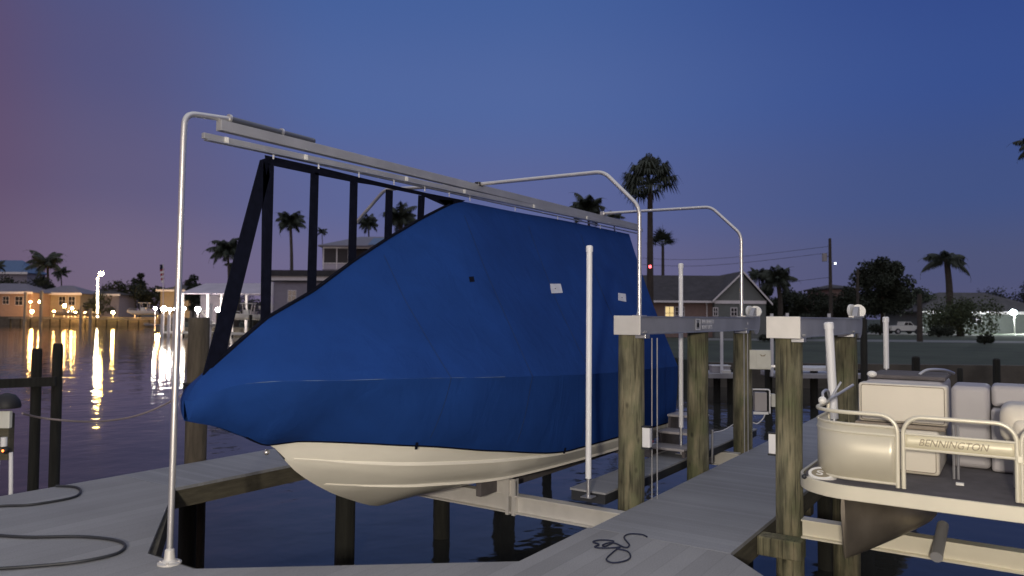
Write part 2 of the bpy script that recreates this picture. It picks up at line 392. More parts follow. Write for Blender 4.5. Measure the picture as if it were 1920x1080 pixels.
# seawalls
def wallline(name, pts, z0, z1, th, m, label):
    mb = MB()
    for a, b in zip(pts, pts[1:]): mb.bar(Vector((a.x, a.y, (z0 + z1) / 2)), Vector((b.x, b.y, (z0 + z1) / 2)), th, z1 - z0)
    return tag(mb.build(name, m, loc=Vector((pts[0].x, pts[0].y, z0)), smooth=False), label, 'seawall')
wallline('seawall', [cf(8.6, 32.4), cf(70, 28.9), cf(200, 28.9)], -1.9, GZ + .06, .35, 'seawall', 'low seawall with a pale cap along the dark lawn at right')
wallline('seawall', [cf(-52.9, 109.9), cf(-37, 106.9), cf(-24, 77.9), cf(6, 57.9)], -1.9, GZ + .1, .4, 'seawall', 'seawall behind the docks under the long grey boathouse roof')
wallline('seawall', [cf(-500, BD - .2), cf(-.476 * BD, BD - .2)], -1.9, .75, .5, 'seawall', 'tall dark seawall of the far left bank under the row of lamps')

# ------------------------------------------------------------------ docks
def dockfascia(parent, edges, z0=-.20, z1=-.032, th=.05):
    for a, b in edges:
        MB().bar((a[0], a[1], (z0 + z1) / 2), (b[0], b[1], (z0 + z1) / 2), th, z1 - z0).build('fascia', 'fascia', parent, smooth=False)
plat = [(-3, -3), (-3, 7.58), (4.1, 7.58), (4.1, 6.62), (2.89, 4.97), (2.89, 4.43), (4.23, 2.79), (5.22, 2.79), (5.22, 1.67), (4.0, .45), (4.0, -3)]
d1 = thing('dock_platform', 'wide grey dock platform in the foreground with two angled boat slip cutouts', 'dock', (0, 3, -.3))
MB().prism(plat, -.03, 0).build('deck_boards', 'deck_front', d1, smooth=False, bevel=.004)
dockfascia(d1, [((4.1, 6.66), (2.93, 4.99)), ((2.93, 4.97), (2.93, 4.43)), ((2.93, 4.43), (4.25, 2.82)), ((4.23, 2.75), (5.2, 2.75)), ((5.19, 1.70), (3.98, .49)), ((-3, 7.54), (4.1, 7.54))])
d2 = thing('finger_pier', 'narrow grey finger pier along the far left side of the covered boat', 'dock', (8, 7.1, -.3))
MB().box(4.104, 13, 6.62, 7.58, -.03, 0).build('deck_boards', 'deck_walk', d2, smooth=False)
dockfascia(d2, [((4.104, 6.65), (13, 6.65)), ((4.104, 7.55), (13, 7.55))])
d3 = thing('walkway', 'grey ribbed dock walkway running away between the two boat lifts', 'dock', (9, 2.2, -.3))
MB().box(5.224, 17, 1.67, 2.76, -.03, 0).build('deck_boards', 'deck_walk', d3, smooth=False)
dockfascia(d3, [((5.23, 1.70), (17, 1.70)), ((5.23, 2.73), (17, 2.73))])
for s_ in (8.0, 10, 12, 14, 16): MB().box(s_ - .07, s_ + .07, 1.72, 2.70, -.34, -.19).build('joist', 'fascia', d3, smooth=False)
MB().box(5.86, 6.02, 1.34, 1.668, -.175, -.028).build('header_beam', 'piling', d3, smooth=False, bevel=.012)

def piling(x, y, r, ztop, label, group=None, m='piling', cap=None, zb=-2.6, name='dock_piling', lean=(0, 0)):
    n = 14; prof = []
    for i in range(n + 1):
        z = zb + (ztop - zb) * i / n; prof.append((r * (1.06 - .08 * i / n), z))
    prof.append((r * .93, ztop + .008)); prof.append((r * .5, ztop + .012))
    mb = MB().lathe((x, y, 0), prof, 20, jit=.10)
    if lean != (0, 0):
        for v in mb.v: v.x += lean[0] * (v.z - ztop); v.y += lean[1] * (v.z - ztop)
    o = mb.build(name, m, loc=(x, y, WZ)); return tag(o, label, 'piling', group)
BZ = 1.66   # top of the lift beams
LG = 'pilings carrying the boat lift beams'
piling(6.22, 2.89, .118, BZ - .17, 'thick greenish wooden piling under the near end cap of the boat lift beam', LG)
piling(7.88, 2.87, .115, BZ - .17, 'wooden piling under the middle of the boat lift beam, beside the steps', LG)
piling(9.50, 2.87, .115, BZ - .17, 'wooden piling under the far end of the boat lift beam', LG)
piling(6.19, 1.50, .105, BZ - .17, 'greenish wooden piling beside the moored pontoon boat, under the second lift beam', LG)
piling(8.57, 1.50, .13, BZ - .17, 'wooden piling under the far end of the second lift beam, behind the pontoon boat', LG)
UG = 'pilings under the finger pier'
for i, s_ in enumerate((7.9, 9.5)):
    o = piling(s_, 6.47, .11, -.31, 'dark piling standing in the water under the finger pier below the white hull', UG, 'piling_dark_shaded')
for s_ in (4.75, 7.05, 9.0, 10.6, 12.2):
    piling(s_, 7.42, .09, -.31, 'dark piling standing in the water under the finger pier below the white hull', UG, 'piling_dark_shaded')
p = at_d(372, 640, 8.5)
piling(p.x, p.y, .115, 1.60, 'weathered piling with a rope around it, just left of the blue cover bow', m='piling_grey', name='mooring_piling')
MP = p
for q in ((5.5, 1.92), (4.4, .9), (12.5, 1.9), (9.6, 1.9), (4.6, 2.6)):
    piling(q[0], q[1], .1, -.31, 'dark piling in the water under the front corner of the grey dock', 'pilings under the grey dock', 'piling_dark_shaded')

# ------------------------------------------------------------------ boat lift (near)
C0 = 4.65
def lift_beam(x0, x1, y, label, motor=True, lettering=False):
    t = thing('lift_beam', label, 'lift beam', ((x0 + x1) / 2, y, BZ - .16))
    z0, z1 = BZ - .165, BZ; hw = .125
    mb = MB()                                            # an I section: web, flanges
    mb.box(x0 + .012, x1, y - hw + .01, y + hw - .01, z0 + .012, z1 - .012)
    mb.build('web', 'alu_dull', t, smooth=False)
    mb = MB().box(x0 + .012, x1, y - hw, y + hw, z1 - .012, z1).box(x0 + .012, x1, y - hw, y + hw, z0, z0 + .012); mb.build('flange', 'alu', t, smooth=False)
    MB().box(x0, x0 + .012, y - hw - .004, y + hw + .004, z0 - .003, z1 + .003).build('end_cap', 'alu_end', t, smooth=False, bevel=.003)
    mb = MB()
    for sx in (x0 + .09, x0 + .13, x1 - .5, x1 - .46): MB().disc((sx, y - hw - .006, z0 + .022), (0, 1, 0), .010, .012, 10).build('bolt', 'tube', t)
    # drive housing at the far end
    c = Vector((x1 + .02, y - hw + .04, z1 - .05))
    MB().disc(c, (0, 1, 0), .17, .05, 32).build('gear_plate', 'alu_dull', t)
    MB().disc(c + Vector((.05, .0, .12)), (1, .2, 0), .075, .10, 24).build('motor', 'poolwhite', t)
    MB().disc(c + Vector((-.05, .05, .13)), (.3, 1, 0), .065, .03, 24).build('pulley', 'poolwhite', t)
    MB().box(x1 - .6, x1 + .02, y - hw - .03, y - hw + .02, z1 + .003, z1 + .018).build('drive_shaft', 'alu_end', t, smooth=False)
    # pulley brackets and cables below
    for xs in (x0 + .12, x1 - .45):
        MB().box(xs, xs + .10, y - hw + .0, y + .03, z0 - .035, z0).build('cable_bracket', 'alu', t, smooth=False, bevel=.004)
    return t
lb = lift_beam(6.02, 9.62, 2.84, 'long aluminium lift beam on three pilings with lettering on its side', lettering=True)
fy = 2.84 - .125 - .0015
Mx = lambda x, z: Matrix.Translation((x, fy, z)) @ Matrix(((1, 0, 0, 0), (0, 0, -1, 0), (0, 1, 0, 0), (0, 0, 0, 1)))
text('IMM QUALITY', .062, 'decal', Mx(7.58, BZ - .055), lb, 'lettering')
text('BOAT LIFTS', .062, 'decal', Mx(7.58, BZ - .112), lb, 'lettering')
mb = MB()
for a, b, c, d in ((7.40, 7.53, BZ - .034, BZ - .024), (7.40, 7.53, BZ - .140, BZ - .130), (7.40, 7.412, BZ - .130, BZ - .034), (7.518, 7.53, BZ - .130, BZ - .034)): mb.box(a, b, fy - .002, fy + .001, c, d)
mb.build('emblem_frame', 'decal', lb, smooth=False)
MB().disc((7.465, fy - .001, BZ - .088), (0, 1, 0), .026, .004, 14).build('emblem', 'black', lb)
text('H', .06, 'decal', Mx(9.18, BZ - .08), lb, 'lettering')
lift_beam(5.98, 8.75, 1.49, 'second aluminium lift beam over the walkway edge, beside the pontoon boat')
# cables
def cable(x, y, z0, z1, label):
    mb = MB(); mb.tube([(x, y, z0), (x, y, z1)], .006, 6).tube([(x + .05, y - .03, z0), (x + .05, y - .03, z1)], .006, 6)
    tag(mb.build('lift_cable', 'alu_dull', loc=(x, y, z0)), label, 'cable', 'lift cables hanging from the beams')
cable(6.34, 2.74, -.06, BZ - .20, 'steel lift cable beside the nearest piling of the boat lift')
cable(9.2, 2.76, .0, BZ - .20, 'steel lift cable hanging near the far piling of the boat lift')
# switch boxes on pilings
def pbox(x, y, z0, z1, wx, label):
    t = thing('switch_box', label, 'switch box', (x, y, z0), 'white boxes strapped to pilings')
    MB().box(x - wx / 2, x + wx / 2, y - .035, y + .035, z0, z1).build('case', 'pvc', t, smooth=False, bevel=.006)
    MB().box(x - wx / 2 - .004, x + wx / 2 + .004, y - .04, y + .04, z0 - .014, z0).build('end_cap', 'rubber', t, smooth=False); MB().box(x - wx / 2 - .004, x + wx / 2 + .004, y - .04, y + .04, z1, z1 + .012).build('end_cap', 'rubber', t, smooth=False)
q = at_d(1213, 820, 6.45); pbox(q.x, q.y, q.z - .085, q.z + .085, .05, 'small white box on the nearest piling of the boat lift')
q = at_d(1450, 832, 6.05); pbox(q.x, q.y, q.z - .08, q.z + .08, .035, 'small white box on the piling beside the pontoon boat')

# cradle of the lift
def ibeam(mb, y0, y1, x, z0, z1, fw=.10):
    mb.box(x - .006, x + .006, y0, y1, z0 + .012, z1 - .012); mb.box(x - fw / 2, x + fw / 2, y0, y1, z1 - .012, z1); mb.box(x - fw / 2, x + fw / 2, y0, y1, z0, z0 + .012); return mb
cr = thing('lift_cradle', 'aluminium lift cradle beam passing under the keel of the covered boat', 'boat lift', (5.88, 4.6, -.2))
ibeam(MB(), 2.80, 6.3, 5.9, -.205, -.035, .11).build('cross_beam', 'alu_end', cr, smooth=False)
ibeam(MB(), 2.85, 6.3, 9.3, -.205, -.035, .11).build('cross_beam', 'alu_end', cr, smooth=False)
for yy in (3.90, 3.97):
    MB().box(5.835, 5.85, yy, yy + .035, -.22, .12).box(5.85, 5.90, yy, yy + .008, -.22, .12).build('guide_bracket', 'alu_end', cr, smooth=False)
for yy in (4.15, 5.05):
    MB().box(5.6, 9.6, yy - .03, yy + .03, -.03, .11).build('bunk', 'carpet', cr, smooth=False, bevel=.008)
    MB().box(5.86, 5.875, yy - .25, yy + .2, -.04, .10).build('bunk_plate', 'alu_end', cr, smooth=False)
cw = thing('catwalk', 'narrow dark edged catwalk plank beside the hull, carrying the white guide poles', 'catwalk', (7.5, 3.15, .01))
MB().box(5.93, 10.6, 3.0, 3.36, .082, .10).build('tread', 'deck_walk', cw, smooth=False)
MB().box(5.94, 10.6, 3.01, 3.35, -.005, .08).build('side_board', 'rubber', cw, smooth=False)
def guide(x, y, zb, zt, label, r=.0255, lean=(0, 0), pipe=.16):
    t = thing('guide_pole', label, 'guide pole', (x, y, zb), 'white plastic guide poles of the lifts')
    L = lambda z: Vector((x + lean[0] * (z - zb), y + lean[1] * (z - zb), z))
    MB().tube([L(zb + pipe), L(zt - .05)], r, 18).build('sleeve', 'pvc', t)
    MB().tube([L(zt - .055), L(zt - .01), L(zt)], [r + .005, r + .005, r - .004], 18).build('cap', 'pvc', t)
    MB().tube([L(zb), L(zb + pipe)], r * .62, 12).build('pipe', 'alu', t)
    MB().box(x - .05, x + .05, y - .05, y + .05, zb, zb + .008).build('foot_plate', 'alu', t, smooth=False)
q = on_z(1103, 932, .102); guide(q.x, q.y, .102, 2.27, 'tall white guide pole standing in front of the blue boat cover', lean=(0, -.002))
q = on_y(1277, 790, 3.15); guide(q.x, q.y, .102, 2.27, 'tall white guide pole behind the lift beam, next to the boat steps', pipe=.3)
# steps
st = thing('dock_steps', 'moulded dark grey boarding steps on the catwalk beside the middle piling', 'steps', (8.2, 3.2, .1))
for k, (a, z) in enumerate(((7.85, .20), (8.12, .34), (8.40, .50))):
    MB().box(a, a + .30, 3.02, 3.44, z - .03, z).build('tread', 'seat_grey', st, smooth=False, bevel=.01)
for yy in (3.03, 3.40):
    MB().slab([(7.9, yy, .1), (8.7, yy, .1), (8.7, yy, .47), (8.42, yy, .47), (8.4, yy, .31), (8.14, yy, .31), (8.12, yy, .17), (7.9, yy, .17)], (0, .03, 0)).build('side', 'carpet', st, smooth=False)
sp_ = thing('stanchion', 'short white post with a rope tied to it, between the lift pilings', 'post', (8.35, 2.98, .1))
q0 = on_y(1335, 868, 2.98); q1 = on_y(1336, 806, 2.98)
sp_.location = q0
MB().tube([q0, q1], .014, 10).build('post', 'alu', sp_)
q2 = on_y(1376, 795, 2.98)
MB().tube(spline([q1 - Vector((0, 0, .03)), (q1 + q2) / 2 - Vector((0, 0, .04)), q2], 8), .006, 6).build('rope', 'pvc', sp_)

# power equipment on the walkway beyond
eb = thing('electrical_box', 'cream electrical box with a small logo, on the far lift piling', 'electrical box', at_d(1424, 692, 9.4))
p0 = at_d(1405, 691, 9.45); p1 = at_d(1443, 656, 9.3)
T_ = TF(1424, 9.4, 0, -12)
zb_, zt_ = at_d(1424, 692, 9.4).z, at_d(1424, 656, 9.4).z
MB(T_).box(-.13, .13, -.06, .06, zb_, zt_).build('case', 'box', eb, smooth=False, bevel=.006)
MB(T_).box(-.05, .12, -.067, -.061, zb_ + .015, zt_ - .012).build('door', 'box', eb, smooth=False, bevel=.003)
zl = zt_ - .06
MB(T_).add([(-.01, -.069, zl + .012), (.03, -.069, zl - .008), (.07, -.069, zl + .012), (.05, -.069, zl - .018), (.01, -.069, zl - .018)], [(0, 4, 3, 2, 1)]).build('logo', 'letters', eb, smooth=False)
MB(T_).bar((.13, 0, zb_ + .04), (.42, 0, zb_ + .04), .03, .03).build('mounting_rail', 'alu', eb, smooth=False)
ps = thing('power_pedestal', 'small frame with pump box and white hose on thin legs, beyond the lift pilings', 'pedestal', on_z(1410, 832, 0))
T2 = TF(1410, 9.7, 0, -5)
def zz(y, D=9.7): return at_d(1424, y, D).z
MB(T2).tube(fillet([(-.01, 0, 0), (-.01, 0, zz(730)), (.22, 0, zz(730)), (.22, 0, zz(775))], .03, 4), .010, 8).build('frame', 'pvc', ps)
MB(T2).box(.02, .175, -.04, .05, zz(770), zz(735)).build('pump_box', 'seat_grey', ps, smooth=False, bevel=.006)
MB(T2).box(.0, .19, -.05, -.04, zz(776), zz(771)).build('bracket', 'pvc', ps, smooth=False)
MB(T2).box(-.05, .0, -.03, .04, zz(742), zz(727)).build('valve', 'alu', ps, smooth=False, bevel=.005)
MB(T2).box(.235, .29, -.03, .05, zz(762), zz(738)).build('switch', 'box', ps, smooth=False, bevel=.006)
MB(T2).tube(spline([(.0, 0, zz(792)), (.06, 0, zz(794)), (.13, 0, zz(785)), (.16, 0, zz(776))], 6), .007, 6).build('hose', 'pvc', ps)

# ------------------------------------------------------------------ cover frame: pole, arches and overhead track
def P(px, py): return on_y(px, py, C0)
pole = thing('support_pole', 'tall bent aluminium pole standing on the slip edge at the bow', 'pole', P(318, 1043))
pb = P(318, 1043); pb.z = .012
pts = fillet([pb, P(346, 250), P(352, 212), P(430, 223)], .12, 10)
pts = [pb, P(344, 262)] + fillet([P(344, 262), P(347, 212) , P(432, 224)], .24, 12)[1:]
MB().tube(pts, .0205, 18).build('tube', 'tube', pole)
MB().tube([P(428, 223), P(588, 265)], .024, 14).build('sleeve', 'tube_dark', pole)
for q_ in (P(430, 222), P(528, 248)): MB().disc(q_, P(588, 265) - P(430, 222), .030, .018, 16).build('clamp', 'tube', pole)
MB().lathe((pb.x, pb.y, 0), [(.075, .0), (.075, .010), (.05, .014), (.035, .03), (.03, .09), (.021, .10)], 20).build('base_plate', 'alu_end', pole)
mb = MB()
for k in range(4):
    a = R(45 + 90 * k); MB().disc((pb.x + .058 * math.cos(a), pb.y + .058 * math.sin(a), .016), (0, 0, 1), .009, .012, 6).build('bolt', 'tube', pole)

def rail_pts(pxs): return [P(*a) for a in pxs]
tk = thing('overhead_track', 'long aluminium track above the boat from which the blue cover hangs', 'track', P(800, 330))
A = P(408, 238); B = P(1197, 434)
# straight rail through 3-D: use mean height, both ends on the centre plane
def railbox(sx0, z_at0, sx1, z_at1, y0, y1, h, name, m):
    mb = MB(); a = Vector((sx0, 0, z_at0)); b = Vector((sx1, 0, z_at1))
    mb.add([(sx0, y0, z_at0 - h), (sx0, y1, z_at0 - h), (sx0, y1, z_at0), (sx0, y0, z_at0), (sx1, y0, z_at1 - h), (sx1, y1, z_at1 - h), (sx1, y1, z_at1), (sx1, y0, z_at1)],
           [(0, 1, 2, 3), (4, 7, 6, 5), (0, 4, 5, 1), (1, 5, 6, 2), (2, 6, 7, 3), (3, 7, 4, 0)])
    return mb.build(name, m, tk, smooth=False, bevel=.003)
u0 = P(410, 225); u1 = P(1195, 421); v0 = on_y(383, 248, C0 - .065); v1 = on_y(1205, 428, C0 - .065); w1 = P(1205, 440)
railbox(u0.x, u0.z, u1.x, u1.z, C0 - .03, C0 + .03, .075, 'upper_beam', 'alu_dull')
zA = v0.z; zB = v1.z
railbox(v0.x, zA, v1.x, zB, C0 - .065, C0 - .033, .040, 'lower_rail', 'alu_dull')
railbox(v0.x + .02, zA - .042, v1.x, zB - .042, C0 - .075, C0 - .025, .008, 'rail_lip', 'alu')
sa = P(500, 290); railbox(sa.x, sa.z + .012, v1.x - .05, P(1195, 438).z, C0 - .045, C0 - .015, .012, 'awning_rail', 'alu')
for px, py in ((414, 255), (563, 290), (752, 334), (861, 361), (992, 392), (1092, 402)):
    q = P(px, py); tt = (q.x - v0.x) / (v1.x - v0.x); zc = zA + (zB - zA) * tt
    MB().box(q.x - .014, q.x + .014, C0 - .076, C0 - .066, zc - .042, zc - .002).build('rail_clamp', 'white', tk, smooth=False)
for px in (505, 590, 666, 732, 790, 836, 875, 960, 1040, 1120):
    q = P(px, 300); zc = sa.z + (P(1195, 441).z - sa.z) * (q.x - sa.x) / (v1.x - sa.x)
    MB().box(q.x - .006, q.x + .006, C0 - .05, C0 - .046, zc - .035, zc + .01).build('slide_clip', 'decal', tk, smooth=False)

def arch(s_, ybase, top, cor, zmid, label, side=1, zend=None, foot=BZ):
    t = thing('arch_pole', label, 'arch pole', (s_, ybase, foot), 'bent tube arches over the boat')
    pts = fillet([(s_, ybase, foot), (s_, ybase, top), (s_, cor, zmid), (s_, C0, zend if zend else zmid + .02)], .085, 8)
    MB().tube(pts, .020, 16).build('tube', 'tube', t)
    MB().box(s_ - .05, s_ + .05, ybase - .05, ybase + .05, foot, foot + .008).build('foot_plate', 'alu', t, smooth=False)
    MB().add([(s_ - .055, ybase - .004, foot + .008), (s_, ybase - .004, foot + .12), (s_, ybase - .004, foot + .008), (s_ - .055, ybase + .004, foot + .008), (s_, ybase + .004, foot + .12), (s_, ybase + .004, foot + .008)],
             [(0, 2, 1), (3, 4, 5), (0, 1, 4, 3), (1, 2, 5, 4), (2, 0, 3, 5)]).build('gusset', 'alu', t, smooth=False)
    MB().box(s_ - .04, s_ + .04, C0 - .03, C0 + .03, (zend or zmid + .02) - .03, (zend or zmid + .02) + .022).build('clamp', 'alu', t, smooth=False, bevel=.005)
    return t
def solve_c(px, s_):
    lo, hi = -5, 20
    d = ray(px, 450); k = d.y / d.x; return k * s_
S1 = 6.24; c1 = solve_c(1199, S1); top1 = on_x(1199, 388, S1).z; k1 = on_x(1132, 322, S1)
ze = on_x(888, 343, S1)
arch(S1, c1, top1, k1.y, k1.z, 'nearer bent tube arch rising from the end of the lift beam over the boat', zend=P(888, 343).z)
c1f = solve_c(661, S1); k1f = on_x(722, 355, S1); t1f = on_x(664, 425, S1).z
piling(S1, c1f + .05, .11, BZ - .17, 'piling hidden mostly behind the blue cover on the far side of the boat', 'far side lift pilings', 'piling_dark_shaded')
arch(S1, c1f, t1f, k1f.y, k1f.z, 'bent tube arch behind the dark straps on the far side of the boat', zend=P(888, 343).z)
S2 = 9.1; c2 = solve_c(1390, S2); top2 = on_x(1390, 440, S2).z; k2 = on_x(1333, 388, S2)
arch(S2, c2, top2, k2.y, k2.z, 'farther bent tube arch rising from the far end of the lift beam', zend=P(1130, 400).z)

# ------------------------------------------------------------------ boat
kt = [(512, 838), (545, 876), (590, 908), (650, 935), (720, 946)]
keel = [(3.0, .98), (3.3, .82)] + [(P(*a).x, P(*a).z) for a in kt]
KZ = -.03
keel[-1] = (keel[-1][0], KZ); keel += [(6.0, KZ), (9, KZ)]
def K(s_): return sm(keel, s_)
b2t = [(4.10, 0), (4.35, .30), (4.74, .55), (5.73, .80), (7.5, 1.0), (9, 1.04)]
z2t = [(4.10, .30), (4.74, .245), (5.73, .18), (7.5, .20), (9, .20)]
b1t = [(3.78, 0), (4.1, .42), (4.55, .72), (5.5, .95), (6.33, 1.06), (9, 1.10)]
z1t = [(3.78, .55), (4.55, .47), (5.5, .385), (6.33, .345), (9, .32)]
bgt = [(2.94, .06), (3.04, .17), (3.18, .27), (3.4, .48), (3.8, .82), (4.4, 1.04), (5.2, 1.17), (6.5, 1.22), (8.0, 1.20), (9, 1.16)]
zgt = [(2.94, 1.06), (3.04, 1.12), (3.18, 1.17), (3.4, 1.19), (3.8, 1.19), (5, 1.15), (6.5, 1.09), (9, 1.04)]
def hull_section(s_):
    k = K(s_); b2, z2, b1, z1 = sm(b2t, s_), sm(z2t, s_), sm(b1t, s_), sm(z1t, s_)
    if s_ < 4.10: b2, z2 = 0, k
    if s_ < 3.78: b1, z1 = 0, k
    b, g = max(.0, sm(bgt, s_) - .03), sm(zgt, s_) - (.03 if s_ > 3.8 else .03 + .16 * min(1, (3.8 - s_) / .5))
    z2 = max(z2, k); z1 = max(z1, z2)
    fa = .52 if s_ < 3.5 else min(1, .52 + .48 * (s_ - 3.5) / 1.0); b = b1 + (b - b1) * fa
    return [(0, k), (b2 * .5, k + (z2 - k) * .46), (b2, z2), (b1 * .55 + b2 * .45, z2 + (z1 - z2) * .5), (b1, z1), (b1 + (b - b1) * (.40 if s_ < 4.2 else .5), z1 + (g - z1) * .45), (b, g)]
boat = thing('motor_boat', 'cream white motor boat hull hanging in the lift under a blue cover', 'boat', (6, C0, KZ))
ss = [3.32 + (8.84 - 3.32) * i / 60 for i in range(61)]
mb = MB(); vs = []; fs = []
for s_ in ss:
    sec = hull_section(s_); vs += [(s_, C0 - y, z) for y, z in reversed(sec)] + [(s_, C0 + y, z) for y, z in sec[1:]]
n = 13
for i in range(len(ss) - 1):
    for j in range(n - 1): fs.append((i * n + j, i * n + j + 1, (i + 1) * n + j + 1, (i + 1) * n + j))
fs.append(tuple(range((len(ss) - 1) * n, len(ss) * n)))
mb.add(vs, fs); hull = mb.build('hull', 'hull', boat, ang=28)
for side in (-1, 1):
    for tb, tz, s0 in ((b2t, z2t, 4.14), (b1t, z1t, 3.82)):
        mb = MB(); vs = []; fs = []
        for i in range(49):
            s_ = s0 + (8.8 - s0) * i / 48; b, z = sm(tb, s_), sm(tz, s_); tp = min(1, i / 6 + .15)
            vs += [(s_, C0 + side * (b - .028 * tp), z - .012), (s_, C0 + side * (b + .006), z - .014 * tp - .002), (s_, C0 + side * (b + .010), z + .010 * tp), (s_, C0 + side * (b - .02), z + .012)]
        for i in range(48):
            for j in range(4): fs.append((i * 4 + j, i * 4 + (j + 1) % 4, i * 4 + 4 + (j + 1) % 4, i * 4 + 4 + j))
        fs += [(0, 1, 2, 3), (195, 194, 193, 192)]
        mb.add(vs, fs).build('spray_strake', 'strake', boat, ang=30)
bq = P(500, 848)
MB().ball(bq, .022, 10, 7).build('bow_eye', 'tube', boat)
bvh_h = BVHTree.FromPolygons([v for v in mb.v], fs) if False else None

# cover
ridge_px = [(348, 750), (366, 725), (394, 690), (450, 640), (500, 597), (587, 546), (661, 491), (728, 447), (789, 411), (842, 384), (870, 378), (960, 396), (1060, 414), (1195, 442)]
ridge = [(P(*a).x, P(*a).z) for a in ridge_px]; ridge[0] = (2.955, ridge[0][1]); ridge[1] = (3.0, ridge[1][1])
et = [(2.94, .93), (3.02, .905), (3.15, .87), (3.35, .79), (3.62, .675), (3.8, .690), (4.4, .635), (5.2, .50), (6.3, .36), (7.5, .36), (9, .36)]
def cover_low(s_):
    z = sm(et, s_); k = K(s_)
    if s_ < 3.62: z = min(z, k - .012)
    sec = hull_section(max(s_, 3.0))
    b = 0
    for (y0, z0), (y1, z1) in zip(sec, sec[1:]):
        if z0 <= z <= z1 and z1 > z0: b = y0 + (y1 - y0) * (z - z0) / (z1 - z0)
    return max(b, .0) + .022, z
NS = 110; NL, NU = 8, 22
cv = []; 
def fold(p, amp, seed=0): return amp * (noise.noise(p * 1.1 + Vector((seed, 0, 0))) + .5 * noise.noise(p * 2.7) + .25 * noise.noise(p * 6))
for i in range(NS + 1):
    u = (i / NS) ** 1.15
    sg = 2.95 + u * (8.86 - 2.95); sr = 2.955 + u * (9.93 - 2.955)
    bl, zl = cover_low(sg); bg, zg = sm(bgt, sg), sm(zgt, sg); zr = sm(ridge, sr); 
    zr = max(zr, zg + .0)
    half = []
    for j in range(NL):
        t = j / NL; y = bl + (bg - bl) * (t ** .8); z = zl + (zg - zl) * t
        h = .014 * math.sin(t * math.pi); fo = fold(Vector((sg * 1.6, 3, z * .5)), .012) * math.sin(min(1, t * 1.2 + .15) * math.pi * .8)
        half.append((sg, y + h + fo, z))
    half.append((sg, bg, zg))
    for j in range(1, NU + 1):
        t = j / NU; s_ = sg + (sr - sg) * t
        y = bg * (1 - t); z = zg + (zr - zg) * t
        sag = -.03 * math.sin(t * math.pi) * min(1, u * 3) + fold(Vector((s_ * .9, 7, z * .6)), .018) * math.sin(t * math.pi)
        half.append((s_, max(0, y + sag * (1 if t < 1 else 0)) if t < 1 else 0, z + sag * .2))
    cv.append([Vector((a, C0 - b, c)) for a, b, c in half] + [Vector((a, C0 + b, c)) for a, b, c in reversed(half[:-1])])
nn = len(cv[0]); vs = [v for r_ in cv for v in r_]; fs = []
for i in range(NS):
    for j in range(nn - 1): fs.append((i * nn + j, i * nn + j + 1, (i + 1) * nn + j + 1, (i + 1) * nn + j))
e0 = NS * nn; cen = len(vs); vs.append(Vector((9.0, C0, 1.4)))
for j in range(nn - 1): fs.append((e0 + j, e0 + j + 1, cen))
cen2 = len(vs); vs.append(Vector((2.93, C0, 1.07)))
for j in range(nn - 1): fs.append((j + 1, j, cen2))
cover = thing('boat_cover', 'taut bright blue fabric cover tented over the whole boat', 'boat cover', (6, C0, .4))
cvm = MB().add(vs, fs)
sh = cvm.build('shell', 'cover', cover, ang=20)
bvh = BVHTree.FromPolygons(cvm.v, [list(f) for f in fs])
# fold line along the gunwale with chalky wear
mb = MB(); pts = [r_[NL] + Vector((0, -.004, .002)) for r_ in cv[7:46]]
mb.tube(pts, [max(.0003, .0075 * (noise.noise(p * 5) + .12)) for p in pts], 6).build('gunwale_seam', 'chalk', cover)
mb = MB(); pts = [r_[0] + Vector((0, -.004, 0)) for r_ in cv[12:]]
mb.tube(pts, .007, 6).build('bottom_hem', 'web', cover)
mat('seam', (.006, .022, .085), .9)
for i_ in (34, 52, 70, 88):
    MB().tube([q_ + Vector((0, -.003, .001)) for q_ in cv[i_][1:NL + NU - 1]], .0022, 6).build('panel_seam', 'seam', cover)
def on_cover(px, py, off=.006):
    d = ray(px, py).normalized(); h = bvh.ray_cast(CAM, d)
    return (h[0] - d * off) if h[0] else at_d(px, py, 7)
for cs, mk in ((((1031, 532), (1051, 532), (1055, 549), (1034, 550)), (1041, 541)), (((1159, 549), (1173, 551), (1174, 566), (1159, 563)), (1166, 558))):
    q = [on_cover(*c) for c in cs]; MB().slab(q, (0, -.002, 0)).build('white_patch', 'decal', cover, smooth=False)
    MB().ball(on_cover(mk[0], mk[1], .010), .010, 8, 5, .6).build('patch_button', 'dash', cover)
q = on_cover(884, 523, .004); MB().slab([on_cover(x, y, .004) for x, y in ((879, 519), (888, 518), (890, 528), (881, 529))], (0, -.001, 0)).build('dark_patch', 'web', cover, smooth=False)
for px, py in ((782, 838), (1060, 848)):
    a = on_cover(px, py - 8, .008); MB().bar(a, a + Vector((.01, .02, -.055)), .02, .006).build('tie_strap', 'web', cover, smooth=False)
# web of dark straps between track and bow slope, in the centre plane
def strap(pxs, name='web_strap', th=.012):
    pts = [P(*a) + Vector((0, -th / 2, 0)) for a in pxs]; return MB().slab(pts, (0, th, 0)).build(name, 'web', cover, smooth=False)
strap([(497, 291), (600, 314), (700, 339), (800, 362), (872, 376), (846, 388), (830, 384), (790, 366), (700, 347), (660, 341), (600, 329), (500, 308)], 'top_band')
strap([(493, 302), (513, 312), (506, 596), (489, 606)])
strap([(583, 322), (597, 325), (592, 544), (576, 554)])
strap([(657, 340), (670, 343), (667, 487), (653, 498)])
strap([(724, 355), (736, 358), (734, 444), (721, 453)])
strap([(785, 366), (796, 368), (794, 408), (783, 415)])
strap([(488, 300), (500, 296), (505, 330), (497, 362), (419, 678), (380, 704)], 'bow_strap')
strap([(820, 374), (850, 376), (846, 388), (800, 410), (822, 395), (836, 386)], 'corner_gusset')
